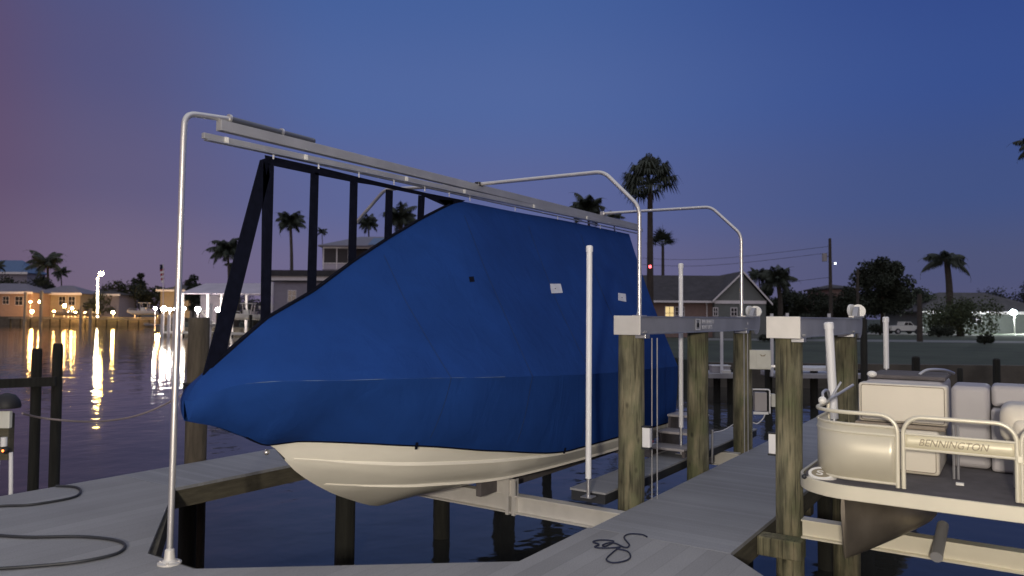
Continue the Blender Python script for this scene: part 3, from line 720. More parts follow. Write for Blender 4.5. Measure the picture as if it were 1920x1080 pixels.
# dark binding along the slope edge
pts = [P(*a) + Vector((0, 0, .006)) for a in ridge_px[2:10]]
mb = MB()
for a, b in zip(pts, pts[1:]): mb.bar(a, b, .035, .016)
mb.build('edge_binding', 'web', cover, smooth=False)

# ------------------------------------------------------------------ pontoon boat
PT = thing('pontoon_boat', 'beige pontoon boat with railed deck and cream seats, raised on its lift', 'pontoon boat', (6.5, -.3, .6))
XF = 4.9; YL = 1.17; DZ = .64
def corner(off, z, n=8, rad=.33, yr=-1.9, xb=9.5):   # outline of the deck edge, inset by off
    pts = [Vector((xb, YL - off, z))]
    cx, cy = XF + rad, YL - rad
    for k in range(n + 1):
        a = math.pi / 2 * k / n; pts.append(Vector((cx - (rad - off) * math.sin(a), cy + (rad - off) * math.cos(a), z)))
    pts.append(Vector((XF + off, yr, z))); return pts
dk = [(p.x, p.y) for p in corner(.012, 0)] + [(9.5, -1.9)]
MB().prism(dk, DZ - .05, DZ - .004).build('deck', 'carpet', PT, smooth=False)
def sweep(pts, h, th, name, m, bevel=0):
    mb = MB(); vs = []; fs = []
    for i, p in enumerate(pts):
        d = (pts[min(i + 1, len(pts) - 1)] - pts[max(0, i - 1)]).normalized(); nrm = Vector((-d.y, d.x, 0)) * -1
        vs += [p, p + UP * h, p + UP * h + nrm * th, p + nrm * th]
    for i in range(len(pts) - 1):
        for j in range(4): fs.append((i * 4 + j, i * 4 + (j + 1) % 4, i * 4 + 4 + (j + 1) % 4, i * 4 + 4 + j))
    fs += [(0, 1, 2, 3), tuple(len(pts) * 4 - 1 - k for k in range(4))]
    return mb.add(vs, fs).build(name, m, PT, bevel=bevel, ang=30)
sweep(corner(0, DZ - .085), .085, .018, 'deck_rail', 'frame_cream', .003)
mb = MB()
for k in range(7): mb.disc((XF - .003, .6 - .33 * k, DZ - .045), (1, 0, 0), .006, .008, 8)
mb.build('rivets', 'alu', PT)
# corner cap with an oval emblem
def oval(c, a, b, z, n=24): return [(c[0] + a * math.cos(2 * math.pi * k / n), c[1] + b * math.sin(2 * math.pi * k / n), z) for k in range(n)]
cc = on_z(1541, 889, DZ + .02)
MB().add(*(lambda o: (o, [tuple(range(24))]))([tuple(v) for v in oval((cc.x, cc.y), .075, .12, 0)])) if False else None
def capblock(c, sc_, z0, z1, name, m):
    n = 28; vs = []
    for k in range(n):
        a = 2 * math.pi * k / n; r1 = Vector((math.cos(a) * .062 * sc_, math.sin(a) * .085 * sc_, 0))
        vs.append(Vector((c.x, c.y, z0)) + r1 * 1.08)
    for k in range(n):
        a = 2 * math.pi * k / n; vs.append(Vector((c.x, c.y, z1)) + Vector((math.cos(a) * .062 * sc_, math.sin(a) * .085 * sc_, 0)))
    fs = [tuple(range(n - 1, -1, -1)), tuple(range(n, 2 * n))] + [(i, (i + 1) % n, n + (i + 1) % n, n + i) for i in range(n)]
    return MB().add(vs, fs).build(name, m, PT)
def tilted(c, a, b, h0, h1, name, m):       # oval pad whose face leans towards the dock
    n = 28; rot = Matrix.Rotation(R(-27), 3, 'Y'); base = Vector((c.x, c.y, DZ + .018)); vs = []
    for h, k_ in ((h0, 1.06), (h1, 1.0)):
        for k in range(n): t = 2 * math.pi * k / n; vs.append(base + rot @ Vector((math.cos(t) * a * k_, math.sin(t) * b * k_, h)))
    fs = [tuple(range(n - 1, -1, -1)), tuple(range(n, 2 * n))] + [(i, (i + 1) % n, n + (i + 1) % n, n + i) for i in range(n)]
    return MB().add(vs, fs).build(name, m, PT)
tilted(cc, .062, .080, -.03, .012, 'corner_cap', 'white')
tilted(cc, .042, .060, .010, .0135, 'corner_emblem', 'letters')
rt = Matrix.Translation((cc.x, cc.y, DZ + .018)) @ Matrix.Rotation(R(-27), 4, 'Y')
text('S', .062, 'white', rt @ Matrix.Translation((-.005, .034, .0140)) @ Matrix.Rotation(R(-90), 4, 'Z') @ Matrix.Scale(1.7, 4, (1, 0, 0)), PT, 'emblem_mark')
kn = on_z(1508, 894, DZ + .01); MB().ball((kn.x, kn.y, DZ + .012), .016, 10, 7).build('cleat', 'rubber', PT)
# fences
FB, FT = DZ + .004, 1.07
def fence(pts2, name, rails, panel, ends=(True, True)):
    """pts2: plan polyline; a rounded tube frame, horizontal rails and a skin"""
    n_ = len(pts2)
    cum = [0]
    for a, b in zip(pts2, pts2[1:]): cum.append(cum[-1] + (Vector(b) - Vector(a)).length)
    def at(t):
        for i in range(n_ - 1):
            if t <= cum[i + 1] + 1e-9:
                f = (t - cum[i]) / (cum[i + 1] - cum[i]); return Vector(pts2[i]).lerp(Vector(pts2[i + 1]), max(0, min(1, f)))
        return Vector(pts2[-1])
    L = cum[-1]; r_ = .10; pr = []
    def add(t, z): q = at(max(0, min(L, t))); pr.append(Vector((q.x, q.y, z)))
    add(0, FB); add(0, FT - (r_ if ends[0] else 0))
    if ends[0]:
        for k in range(1, 9): a = math.pi / 2 * k / 8; add(r_ * (1 - math.cos(a)), FT - r_ + r_ * math.sin(a))
    else: add(0, FT)
    N = 16
    for k in range(1, N): add(r_ + (L - 2 * r_) * k / N, FT)
    if ends[1]:
        for k in range(0, 9): a = math.pi / 2 * k / 8; add(L - r_ * (1 - math.sin(a)), FT - r_ + r_ * math.cos(a))
    else: add(L, FT)
    add(L, FB)
    MB().tube(pr, .0125, 12).build(name + '_frame', 'frame_cream', PT)
    for z in rails:
        MB().tube([Vector((*at(L * k / 16).xy, z)) for k in range(17)], .0085, 8).build(name + '_rail', 'frame_cream', PT)
    for z0, z1, m_, nm in panel:
        vs = []; fs = []
        for k in range(25):
            q = at(.006 + (L - .012) * k / 24); vs += [(q.x, q.y, z0), (q.x, q.y, z1)]
        for k in range(24): fs.append((2 * k, 2 * k + 2, 2 * k + 3, 2 * k + 1))
        o = MB().add(vs, fs).build(nm, m_, PT, ang=60)
        so = o.modifiers.new('thick', 'SOLIDIFY'); so.thickness = .004; so.offset = 0
# plan positions on the fence line
fo = .09
def fy_(px): return on_x(px, 850, XF + fo).y
cl = corner(fo, 0, 10, .33)
left = [Vector((p.x, p.y, 0)) for p in cl[:-1]]
left[0] = Vector((5.55, YL - fo, 0))
gy0 = fy_(1683); left.append(Vector((XF + fo, gy0, 0)))
# shorten the side run: starts at the corner post
fence(left, 'corner_fence', [1.0, .95, FB + .02], [(FB + .02, 1.0, 'skin_panel', 'side_skin')], ends=(False, True))
ga, gb = fy_(1694), fy_(1907)
fence([Vector((XF + fo, ga, 0)), Vector((XF + fo, gb, 0))], 'gate', [.968, .882], [(.884, .966, 'gate_panel', 'name_band')])
fence([Vector((XF + fo, fy_(1916), 0)), Vector((XF + fo, -1.4, 0))], 'right_fence', [.968, FB + .02], [(FB + .02, .966, 'gate_panel', 'front_skin')], ends=(True, False))
MB().box(XF + fo - .02, XF + fo + .01, gb - .03, gb - .0, .86, .90).build('gate_latch', 'frame_cream', PT, smooth=False, bevel=.004)
# maker name on the gate band
ty = fy_(1722); ty2 = fy_(1856)
bas = Matrix(((0, 0, -1, XF + fo - .006), (-1, 0, 0, ty), (0, 1, 0, .924), (0, 0, 0, 1)))
tx = text('BENNINGTON', .058, 'letters', bas @ Matrix.Scale((ty - ty2) / (.058 * 6.75), 4, (1, 0, 0)), PT, 'lettering', ext=.003, shear=.3)
# seats
def cushion(x0, x1, y0, y1, z0, z1, name, m, bev=.03):
    o = MB().box(x0, x1, y0, y1, z0, z1).build(name, m, PT); b = o.modifiers.new('b', 'BEVEL'); b.width = bev; b.segments = 4; return o
def yx(px, s_): return solve_c(px, s_)
cushion(5.56, 5.72, yx(1772, 5.56), yx(1606, 5.56), .955, 1.215, 'couch_back', 'seat', .02)
cushion(5.54, 5.80, yx(1768, 5.56), yx(1600, 5.56), .925, .953, 'couch_trim', 'piping', .008)
cushion(5.50, 6.1, yx(1756, 5.5), yx(1590, 5.5), DZ, .923, 'couch_base', 'seat', .025)
cushion(6.1, 6.8, yx(1768, 6.2), yx(1622, 6.2), DZ, 1.20, 'helm_console', 'seat_grey', .04)
cushion(6.15, 6.75, yx(1770, 6.2), yx(1628, 6.2), 1.203, 1.235, 'dashboard', 'carpet', .012)
MB().tube(spline([(6.3, yx(1720, 6.3), 1.235), (6.35, yx(1735, 6.3), 1.27), (6.5, yx(1762, 6.3), 1.265), (6.65, yx(1780, 6.4), 1.235)], 6), .012, 8).build('windscreen_rim', 'alu', PT)
MB().ball((6.15, yx(1632, 6.15), 1.235), .035, 12, 8, .7).build('fender_cover', 'white', PT)
cushion(5.95, 6.35, yx(1851, 5.95), yx(1778, 5.95), DZ, 1.195, 'side_seat', 'seat_grey', .035)
cushion(6.0, 6.3, yx(1990, 6.0), yx(1853, 6.0), 1.06, 1.205, 'lounge_back', 'seat_grey', .03)
cushion(5.9, 6.5, yx(1990, 6.0), yx(1853, 6.0), DZ, 1.055, 'lounge_base', 'seat_grey', .02)
cushion(5.25, 5.62, yx(1985, 5.3), yx(1868, 5.3), .92, 1.15, 'captain_chair', 'seat', .07)
cushion(5.22, 5.30, yx(1985, 5.25), yx(1892, 5.25), .94, 1.07, 'chair_pillow', 'seat', .04)
MB().tube([(5.45, yx(1900, 5.45), DZ), (5.45, yx(1900, 5.45), .93)], .022, 12).build('chair_post', 'alu', PT)
MB().tube([(5.5, yx(1782, 5.5), DZ), (5.5, yx(1782, 5.5), .98)], .008, 8).tube([(5.5, yx(1790, 5.5), DZ), (5.5, yx(1790, 5.5), .98)], .008, 8).build('ladder', 'alu', PT)
def piping(x, y0, y1, z0, z1, r=.018, nm='seat_piping'):
    pts = fillet([Vector(((x), (y0 + y1) / 2, z0)), Vector((x, y1, z0)), Vector((x, y1, z1)), Vector((x, y0, z1)), Vector((x, y0, z0)), Vector((x, (y0 + y1) / 2, z0))], r, 5)
    MB().tube(pts, .0028, 6).build(nm, 'piping', PT)
piping(5.559, yx(1770, 5.56) + .012, yx(1608, 5.56) - .012, .968, 1.203)
piping(5.499, yx(1754, 5.5) + .015, yx(1592, 5.5) - .015, DZ + .02, .905)
MB().box(5.3, 5.33, yx(1800, 5.3), yx(1785, 5.3), DZ, DZ + .014).build('deck_plate', 'white', PT, smooth=False)
# front left corner hardware
qa = Vector((5.5, YL - fo, 1.07))
mb = MB().tube(spline([(5.40, YL - fo, 1.07), (5.42, YL - fo + .01, 1.14), (5.52, YL - fo, 1.15), (5.60, YL - fo, 1.09)], 6), .010, 8)
mb.tube([(5.55, YL - fo, 1.08), (5.85, YL - .2, 1.17)], .010, 8).tube([(5.62, YL - fo, 1.08), (5.68, YL - .15, 1.2)], .008, 8).build('bimini_hinge', 'alu', PT)
MB().ball((5.36, YL - fo, 1.095), .028, 12, 8).build('nav_light', 'white', PT)
MB().disc((5.36, YL - fo + .02, .72), (0, 1, 0), .010, .02, 8).build('knob', 'white', PT)
# tubes under the deck
def pontube(dy, name='pontoon_tube'):
    n = 28; vs = []; fs = []
    st_ = [(5.03, .90, .012, .56, .34), (5.06, .895, .02, .565, .15), (5.16, .87, .06, .57, .145), (5.32, .82, .13, .575, .15), (5.6, .74, .20, .58, .17), (6.0, .69, .245, .58, .16), (9.4, .69, .245, .58, .15)]
    for x, cy, hw, zt_, zb_2 in st_:
        zc, hh = (zt_ + zb_2) / 2, (zt_ - zb_2) / 2
        for k in range(n):
            a = 2 * math.pi * k / n; w_ = math.cos(a) * (1 - .30 * max(0, -math.sin(a)) ** 1.0 * (1 - min(1, (x - 5.0) / 1.0)))
            vs.append((x, cy + dy + hw * w_, zc + hh * math.sin(a)))
    for i in range(len(st_) - 1):
        for k in range(n): fs.append((i * n + k, i * n + (k + 1) % n, (i + 1) * n + (k + 1) % n, (i + 1) * n + k))
    fs += [tuple(range(n)), tuple((len(st_) - 1) * n + k for k in range(n - 1, -1, -1))]
    return MB().add(vs, fs).build(name, 'pontoon', PT, ang=60)
pontube(0); pontube(-2.2)
mb = MB()
for k in range(8): mb.box(5.3 + .5 * k, 5.36 + .5 * k, -1.85, 1.12, DZ - .10, DZ - .055)
mb.build('cross_members', 'alu_dull', PT, smooth=False)
# its lift cradle
pc = thing('pontoon_cradle', 'pale aluminium cradle beam of the second lift, below the pontoon boat', 'boat lift', (6, .2, 0))
ibeam(MB(), -2.6, 1.36, 6.0, -.015, .125, .11).build('cross_beam', 'frame_cream', pc, smooth=False)
ibeam(MB(), -2.6, 1.36, 8.8, -.015, .125, .11).build('cross_beam', 'alu_end', pc, smooth=False)
a = on_x(1756, 1045, 5.72); b = Vector((6.25, yx(1768, 6.1), .16)); b = on_x(1768, 985, 6.12)
MB().tube([a, b], .038, 14).build('bunk_end', 'alu_dull', pc)
q = on_x(1565, 742, 6.3); guide(q.x, q.y, q.z - .3, on_x(1561, 604, 6.3).z, 'leaning white guide pole at the front left corner of the pontoon boat', r=.033, lean=(-.0, .045), pipe=.12)
q = on_x(1662, 700, 8.6); guide(q.x, q.y, q.z - .25, on_x(1660, 594, 8.6).z, 'white guide pole behind the pontoon boat seats', r=.027, pipe=.3)

# ------------------------------------------------------------------ hoses, ropes, left pedestal and posts
hp = [(105, 911), (140, 913), (151, 921), (135, 933), (60, 946), (0, 949), (-60, 958), (-90, 975), (-60, 998), (0, 1004), (60, 1007), (150, 1006), (212, 1012), (234, 1022), (218, 1038), (150, 1053), (60, 1062), (0, 1066), (-60, 1070)]
pts = spline([on_z(x, y, .013) for x, y in hp], 8)
tag(MB().tube(pts, .011, 8).build('garden_hose', 'rubber', loc=pts[0]), 'black hose lying in two loose loops on the dock at left', 'hose')
cp = [(1600, 320), (1500, 270), (1300, 250), (1150, 268), (1080, 330), (1150, 430), (1200, 500), (1160, 555), (1060, 545), (900, 470), (760, 450), (600, 500), (660, 530), (850, 420), (560, 390), (380, 430), (520, 490), (420, 545), (600, 572), (900, 560), (1000, 540), (860, 640), (690, 800), (740, 880), (900, 900), (1130, 850), (1225, 770), (1180, 660), (1050, 610), (900, 590)]
pts = spline([on_z(1080 + x / 12, 980 + y / 12, .008) for x, y in cp], 5)
tag(MB().tube(pts, .0055, 6).build('cord', 'navy', loc=pts[0]), 'tangled dark cord lying on the dock boards near the walkway', 'cord')
cp = [(190, 290), (260, 285), (330, 300), (210, 330), (190, 380), (250, 430), (330, 440)]
# far left pedestal
lp = thing('dock_pedestal', 'dock pedestal with dark domed top, white boxes and a red indicator light', 'pedestal', on_z(18, 918, 0))
D0 = (on_z(18, 918, 0)).dot(F2); T3 = TF(18, D0, 0, 0)
def lx(px): return (px - 18) / FPX * D0
def lz(py): return at_d(18, py, D0).z
MB(T3).tube([(lx(5), 0, -2.2), (lx(5), 0, lz(855))], .018, 10).build('leg', 'pvc', lp); MB(T3).tube([(lx(31), 0, -2.2), (lx(31), 0, 0), (lx(29), 0, lz(848))], .018, 10).build('leg', 'pvc', lp)
MB(T3).box(lx(-8), lx(27), -.03, .06, lz(862), lz(775)).build('column', 'fascia', lp, smooth=False, bevel=.01)
MB(T3).box(lx(14), lx(34), -.075, -.03, lz(801), lz(769)).build('meter_box', 'box', lp, smooth=False, bevel=.006)
MB(T3).box(lx(-8), lx(8), -.075, -.03, lz(822), lz(785)).build('outlet_box', 'box', lp, smooth=False, bevel=.006)
MB(T3).lathe((lx(18), 0, 0), [(.115, lz(765)), (.12, lz(760)), (.105, lz(750)), (.07, lz(741)), (.02, lz(737))], 20).build('dome', 'black', lp)
MB(T3).tube([(lx(22), -.05, lz(818)), (lx(22), -.05, lz(835))], .028, 12).build('socket', 'pvc', lp)
MB(T3).ball((lx(27), -.06, lz(842)), .034, 12, 8).build('plug', 'black', lp)
MB(T3).ball((lx(26), -.088, lz(842)), .013, 8, 6).build('indicator_light', 'led_red', lp)
fr = thing('boarding_frame', 'dark timber frame of two posts and a rail in the water at far left', 'timber frame', ground(90, 12.6, WZ))
for px, py in ((70, 653), (109, 644)):
    q = at_d(px, py, 12.6); MB().lathe((q.x, q.y, 0), [(.086, -2.4), (.083, -.5), (.080, q.z - .02), (.06, q.z)], 14, jit=.08).build('post', 'piling_dark_shaded', fr)
MB().bar(at_d(-60, 722, 12.45), at_d(104, 715, 12.45), .05, .15).build('rail', 'piling_dark_shaded', fr, smooth=False)
r0 = at_d(42, 775, D0); r3 = MP + Vector((-.08, -.08, 0)); r3.z = at_d(360, 724, 8.4).z
rp_ = [r0, at_d(75, 783, D0 + .3), at_d(130, 789, D0 + .5), at_d(185, 790, D0 + .8), at_d(250, 781, D0 + 1.1), at_d(310, 758, D0 + 1.3), r3]
mat('rope', (.22, .18, .18), .9)
tag(MB().tube(spline(rp_, 6), .010, 8).build('mooring_rope', 'rope', loc=r0), 'sagging grey rope tied between the left pedestal and the mooring piling', 'rope')
mb = MB()
for k in range(3): mb.tube([Vector((MP.x + .135 * math.cos(a), MP.y + .135 * math.sin(a), r3.z - .05 + .035 * k)) for a in [2 * math.pi * j / 20 for j in range(21)]], .02, 8)
tag(mb.build('rope_coil', 'black', loc=(MP.x, MP.y, r3.z)), 'dark rope wound around the mooring piling at the bow', 'rope')

# ------------------------------------------------------------------ vegetation
def palm(px, D, ycrown, crown_px, label, zb=GZ, nf=16, droop=1.5, seed=1, tr=None, lean=0, up=1.0, cat='palm tree', leafk=.34, dens=2, bend=.35):
    rnd = random.Random(seed); base = ground(px, D, zb); z = at_d(px, ycrown, D).z; L = crown_px / FPX * D; tr = tr or L * .055
    top = Vector((base.x, base.y, z)) + R2 * lean
    t = thing('palm_tree', label, cat, base)
    tp = [base + (top - base) * (k / 10) + R2 * (bend * math.sin(math.pi * k / 10)) for k in range(11)]
    MB().tube(tp, [tr * (1.25 - .45 * k / 10) * (1.3 if k == 0 else 1) for k in range(11)], 8).build('trunk', 'bark', t)
    mb = MB()
    for i in range(nf):
        az = 2 * math.pi * (i + rnd.random() * .7) / nf * 1.0 + rnd.random() * .3
        tier = (i * 0.618) % 1; el = R(80 - 105 * tier) * up + rnd.uniform(-.12, .12); Lf = L * rnd.uniform(.78, 1.22); dr = 1.18 * droop * rnd.uniform(.65, 1.35) * (1.05 - .25 * tier)
        h = Vector((math.cos(az), math.sin(az), 0)); sdv = Vector((-math.sin(az), math.cos(az), 0))
        N = 12; p = Vector(top); rac = [Vector(p)]; ds = []
        for k in range(N):
            e = el - dr * ((k + .5) / N) ** 1.4; d = h * math.cos(e) + UP * math.sin(e); ds.append(d); p = p + d * (Lf / N); rac.append(Vector(p))
        mb.tube(rac, [L * .012 * (1.2 - k / (N + 1)) for k in range(N + 1)], 4, False)
        per = 3 * dens
        for k in range(N):
            for m_ in range(per):
                f = (k + m_ / per) / N
                if f < .10: continue
                b = rac[k].lerp(rac[k + 1], m_ / per); ll = L * leafk * math.sin(min(1, f * 1.15 + .12) * math.pi) ** .6 * rnd.uniform(.8, 1.15)
                if f > .9: ll *= .7
                wd = L * .013 * rnd.uniform(.8, 1.3)
                for sgn in (-1, 1):
                    o = (sdv * sgn * .7 + ds[k] * .5 - UP * rnd.uniform(.35, 1.1)).normalized()
                    o2 = (o - UP * 1.1).normalized(); m1 = b + o * ll * .55; e1 = m1 + o2 * ll * .5
                    mb.add([b - ds[k] * wd, b + ds[k] * wd, m1 + ds[k] * wd * .9, m1 - ds[k] * wd * .9, e1], [(0, 1, 2, 3), (3, 2, 4)])
    o = mb.build('crown', 'palmleaf', t, smooth=False); return t
def fanpalm(px, D, ycrown, crown_px, label, zb=GZ, seed=1, nf=26, skirt=True, up=False):
    rnd = random.Random(seed); base = ground(px, D, zb); z = at_d(px, ycrown, D).z; L = crown_px / FPX * D
    top = Vector((base.x, base.y, z)); t = thing('palm_tree', label, 'palm tree', base)
    MB().tube([base + (top - base) * (k / 8) for k in range(9)], [L * .10 * (1.15 - .4 * k / 8) for k in range(9)], 8).build('trunk', 'bark', t)
    mb = MB()
    for i in range(nf):
        az = rnd.random() * 2 * math.pi; tier = i / nf; el = R(85 - (75 if up else 110) * tier)
        d = Vector((math.cos(az) * math.cos(el), math.sin(az) * math.cos(el), math.sin(el))); pl = L * rnd.uniform(.38, .55)
        p1 = top + d * pl; mb.tube([top, p1], L * .012, 4, False)
        side = d.cross(UP); side = side.normalized() if side.length > .01 else Vector((1, 0, 0)); upn = side.cross(d).normalized()
        nb = 16
        for k in range(nb):
            a = R(-105 + 210 * k / (nb - 1)) + rnd.uniform(-.05, .05); ld = (d * math.cos(a) + side * math.sin(a)).normalized(); bl = L * rnd.uniform(.46, .66) * (1 - .2 * abs(math.sin(a)))
            m1 = p1 + (ld + upn * .12) * bl * .55; e1 = m1 + (ld * .55 - UP * (.25 if up else .95)).normalized() * bl * .6
            wv = side.cross(ld).cross(ld); wv = (ld.cross(upn)).normalized() * L * .030
            mb.add([p1 - wv * .3, p1 + wv * .3, m1 + wv, m1 - wv, e1], [(0, 1, 2, 3), (3, 2, 4)])
    mb.build('crown', 'palmleaf', t, smooth=False); return t
def tree(px, D, ybase, ytop, wpx, label, seed=1, n=5200, m='leaf_dark', name='tree', cat='tree', zb=GZ, size=.34, clumps=16, trunk=True):
    rnd = random.Random(seed); base = ground(px, D, zb); zt = at_d(px, ytop, D).z; W = wpx / FPX * D / 2; H = zt - zb
    t = thing(name, label, cat, base); mb = MB(); cl = []
    c0 = .45 if trunk else .35
    for k in range(clumps):
        f = rnd.random(); a = rnd.random() * 2 * math.pi; rr = W * math.sqrt(rnd.random()) * .72
        hz = zb + H * (c0 - .12 + (.88 - c0 + .12) * f * (1 - .35 * (rr / W) ** 2)); cl.append((Vector((base.x + rr * math.cos(a), base.y + rr * math.sin(a), hz)), W * rnd.uniform(.22, .42)))
    cl.append((Vector((base.x, base.y, zt - W * .28)), W * .3))
    for k in range(n):
        c, r_ = cl[k % len(cl)]; v = Vector((rnd.gauss(0, 1), rnd.gauss(0, 1), rnd.gauss(0, .8))); v = v.normalized() * r_ * rnd.uniform(.45, 1.12)
        p = c + v
        if p.z < zb + .15: continue
        a = Vector((rnd.gauss(0, 1), rnd.gauss(0, 1), rnd.gauss(0, 1))).normalized(); b = a.cross(Vector((rnd.gauss(0, 1), rnd.gauss(0, 1), rnd.gauss(0, 1)))).normalized(); s_ = size * rnd.uniform(.5, 1.2)
        mb.add([p - a * s_ * .5, p + b * s_ * .3, p + a * s_ * .55, p - b * s_ * .3], [(0, 1, 2, 3)])
    mb.build('crown' if trunk else 'foliage', m, t, smooth=False)
    tb = MB().tube([base, base + UP * H * .3, base + UP * H * .55], [W * .09, W * .07, W * .04], 8)
    for k in range(6 if trunk else 3):
        c, r_ = cl[k]; tb.tube([base + UP * H * (.22 + .04 * k), (base + c) / 2 + UP * H * .15, c], [W * .045, W * .03, W * .012], 6)
    tb.build('trunk' if trunk else 'stem', 'bark', t); return t

fanpalm(1219, 62, 345, 66, 'tall fan palm with drooping crown between the two tube arches', seed=3, nf=40)
palm(1101, 62, 392, 52, 'palm crown showing just above the overhead track, left of the tall fan palm', seed=5, nf=22, droop=1.5, up=1.0, dens=2)
fanpalm(1243, 84, 462, 36, 'small upright fan palm beyond the gable house roof', seed=8, nf=16, up=True)
palm(541, 112, 416, 40, 'slim palm on a thin trunk between the first two dark straps', seed=11, nf=24, droop=1.9, tr=.26, zb=GZ, dens=2)
palm(424, 116, 468, 46, 'bushy palm just left of the slanting dark strap', seed=12, nf=24, droop=2.0, dens=2)
palm(440, 120, 500, 26, 'shorter drooping palm clump behind the slanting dark strap', seed=19, nf=18, droop=2.2, tr=.5)
palm(748, 126, 408, 46, 'full palm behind the straps, right of the two storey house', seed=13, nf=22, droop=1.7, tr=.5, dens=2)
palm(688, 128, 418, 30, 'palm crown standing above the roof of the two storey house', seed=14, nf=18, droop=1.8, dens=2)
palm(601, 135, 434, 16, 'small distant palm left of the two storey house', seed=15, nf=12, droop=1.7)
palm(838, 120, 405, 26, 'palm crown partly hidden behind the peak of the blue cover', seed=16, nf=14, droop=1.5)
palm(86, 215, 492, 44, 'wide palm above the far houses on the left bank', seed=17, nf=14, droop=1.5, zb=.6)
palm(112, 230, 512, 22, 'low palm beside the wide palm on the left bank', seed=27, nf=14, droop=1.7, zb=.6)
palm(-8, 215, 498, 22, 'palm cut off by the left edge of the picture', seed=18, nf=12, droop=1.6, zb=.6)
palm(1776, 96, 486, 60, 'short palm with star shaped spreading fronds above the far right roof', seed=4, nf=11, droop=1.25, tr=.42, up=.62, leafk=.30, dens=2)
palm(1458, 90, 524, 46, 'dark palm right of the gable house', seed=22, nf=24, droop=1.6, tr=.3, dens=2)
palm(1422, 92, 516, 28, 'dark palm beside the chimney end of the gable house', seed=23, nf=18, droop=1.6, dens=2)
palm(1950, 46, 275, 50, 'palm whose fronds reach in at the right edge of the sky', seed=24, nf=16, droop=1.6)
palm(1150, 78, 408, 26, 'low palm crown touching the far end of the overhead track', seed=29, nf=12, droop=1.6)

tree(1655, 103, 620, 482, 108, 'large dark round tree behind the pickup truck', seed=31, n=15000, clumps=30, size=.5)
tree(1728, 118, 620, 538, 90, 'dark spreading tree left of the star shaped palm', seed=32, n=7500, clumps=14)
tree(1590, 96, 620, 536, 76, 'dark tree behind the utility pole', seed=33, n=7000)
tree(1530, 100, 620, 540, 100, 'dark rounded tree between the gable house and the utility pole', seed=34, n=7500)
tree(1478, 108, 620, 540, 80, 'dark tree clump right of the gable house', seed=35, n=8000)
tree(1435, 104, 620, 528, 60, 'dense dark tree close behind the gable house', seed=36, n=7000)
tree(1800, 88, 630, 560, 150, 'tall hedge tree in front of the far right house', seed=37, n=6500, m='hedge', clumps=20, trunk=False, size=.30)
tree(1868, 125, 620, 546, 120, 'dim tree behind the roof of the far right house', seed=38, n=3800)
tree(1925, 130, 620, 528, 70, 'dim tree above the bright flood lamp', seed=39, n=3000)
tree(1722, 122, 620, 545, 60, 'dark tree filling the gap right of the big round tree', seed=41, n=4500)
tree(1835, 130, 620, 552, 90, 'dim tree behind the far right roof ridge', seed=42, n=4500)
tree(1510, 70, 640, 590, 60, 'low dark bush beyond the second lift beam', seed=40, n=2200, trunk=False, size=.25, name='bush', cat='bush')
for k, (px, yt, wp, lb_) in enumerate(((15, 520, 90, 'dark tree behind the pink house on the left bank'), (75, 518, 70, 'dark tree under the wide palm on the left bank'),
        (235, 528, 90, 'dark tree right of the tall street lamp'), (292, 536, 70, 'dark tree behind the moored console boat'), (262, 512, 40, 'thin tree top right of the tall street lamp'), (345, 528, 60, 'dark tree behind the flag pole'))):
    tree(px, 205 + k * 5, 600, yt, wp, lb_, seed=50 + k, n=2600, zb=.6, size=.7, clumps=12)
tree(185, 200, 600, 548, 60, 'dark shrub at the foot of the street lamp', seed=60, n=1500, zb=.6, size=.6, trunk=False, name='bush', cat='bush')
tree(362, 135, 600, 515, 50, 'dark tree behind the left end of the boathouse roof', seed=61, n=2200, size=.5)
tree(480, 128, 610, 560, 130, 'dark bushes under the boathouse roof', seed=62, n=3000, size=.4, trunk=False, name='bush', cat='bush')
tree(612, 118, 600, 478, 26, 'small cypress beside the screened porch', seed=63, n=900, size=.3, trunk=False, name='shrub', cat='shrub')

# ------------------------------------------------------------------ houses
def hip(mb, x0, x1, y0, y1, z0, z1, ov=.5, ridge=.5):
    x0 -= ov; x1 += ov; y0 -= ov; y1 += ov; w_ = min(x1 - x0, y1 - y0) / 2; ym = (y0 + y1) / 2
    mb.add([(x0, y0, z0), (x1, y0, z0), (x1, y1, z0), (x0, y1, z0), (x0 + w_, ym, z1), (x1 - w_, ym, z1), (x0, y0, z0 - .18), (x1, y0, z0 - .18), (x1, y1, z0 - .18), (x0, y1, z0 - .18)],
           [(0, 1, 5, 4), (1, 2, 5), (2, 3, 4, 5), (3, 0, 4), (6, 9, 8, 7), (0, 6, 7, 1), (1, 7, 8, 2), (2, 8, 9, 3), (3, 9, 6, 0)]); return mb
def win(T, x0, x1, z0, z1, y, parent, lit=False, bars=(1, 1), m=None):
    f = MB(T).box(x0 - .07, x1 + .07, y - .05, y - .003, z0 - .07, z1 + .07).build('window', 'trim', parent, smooth=False)
    MB(T).box(x0, x1, y - .06, y - .051, z0, z1).build('pane', m or ('window_lit' if lit else 'glass'), f, smooth=False)
    mb = MB(T)
    for i in range(bars[0]): x = x0 + (x1 - x0) * (i + 1) / (bars[0] + 1); mb.box(x - .025, x + .025, y - .075, y - .061, z0, z1)
    for i in range(bars[1]): z = z0 + (z1 - z0) * (i + 1) / (bars[1] + 1); mb.box(x0, x1, y - .075, y - .061, z - .025, z + .025)
    mb.build('bars', 'trim' if not lit else 'screen', f, smooth=False); return f
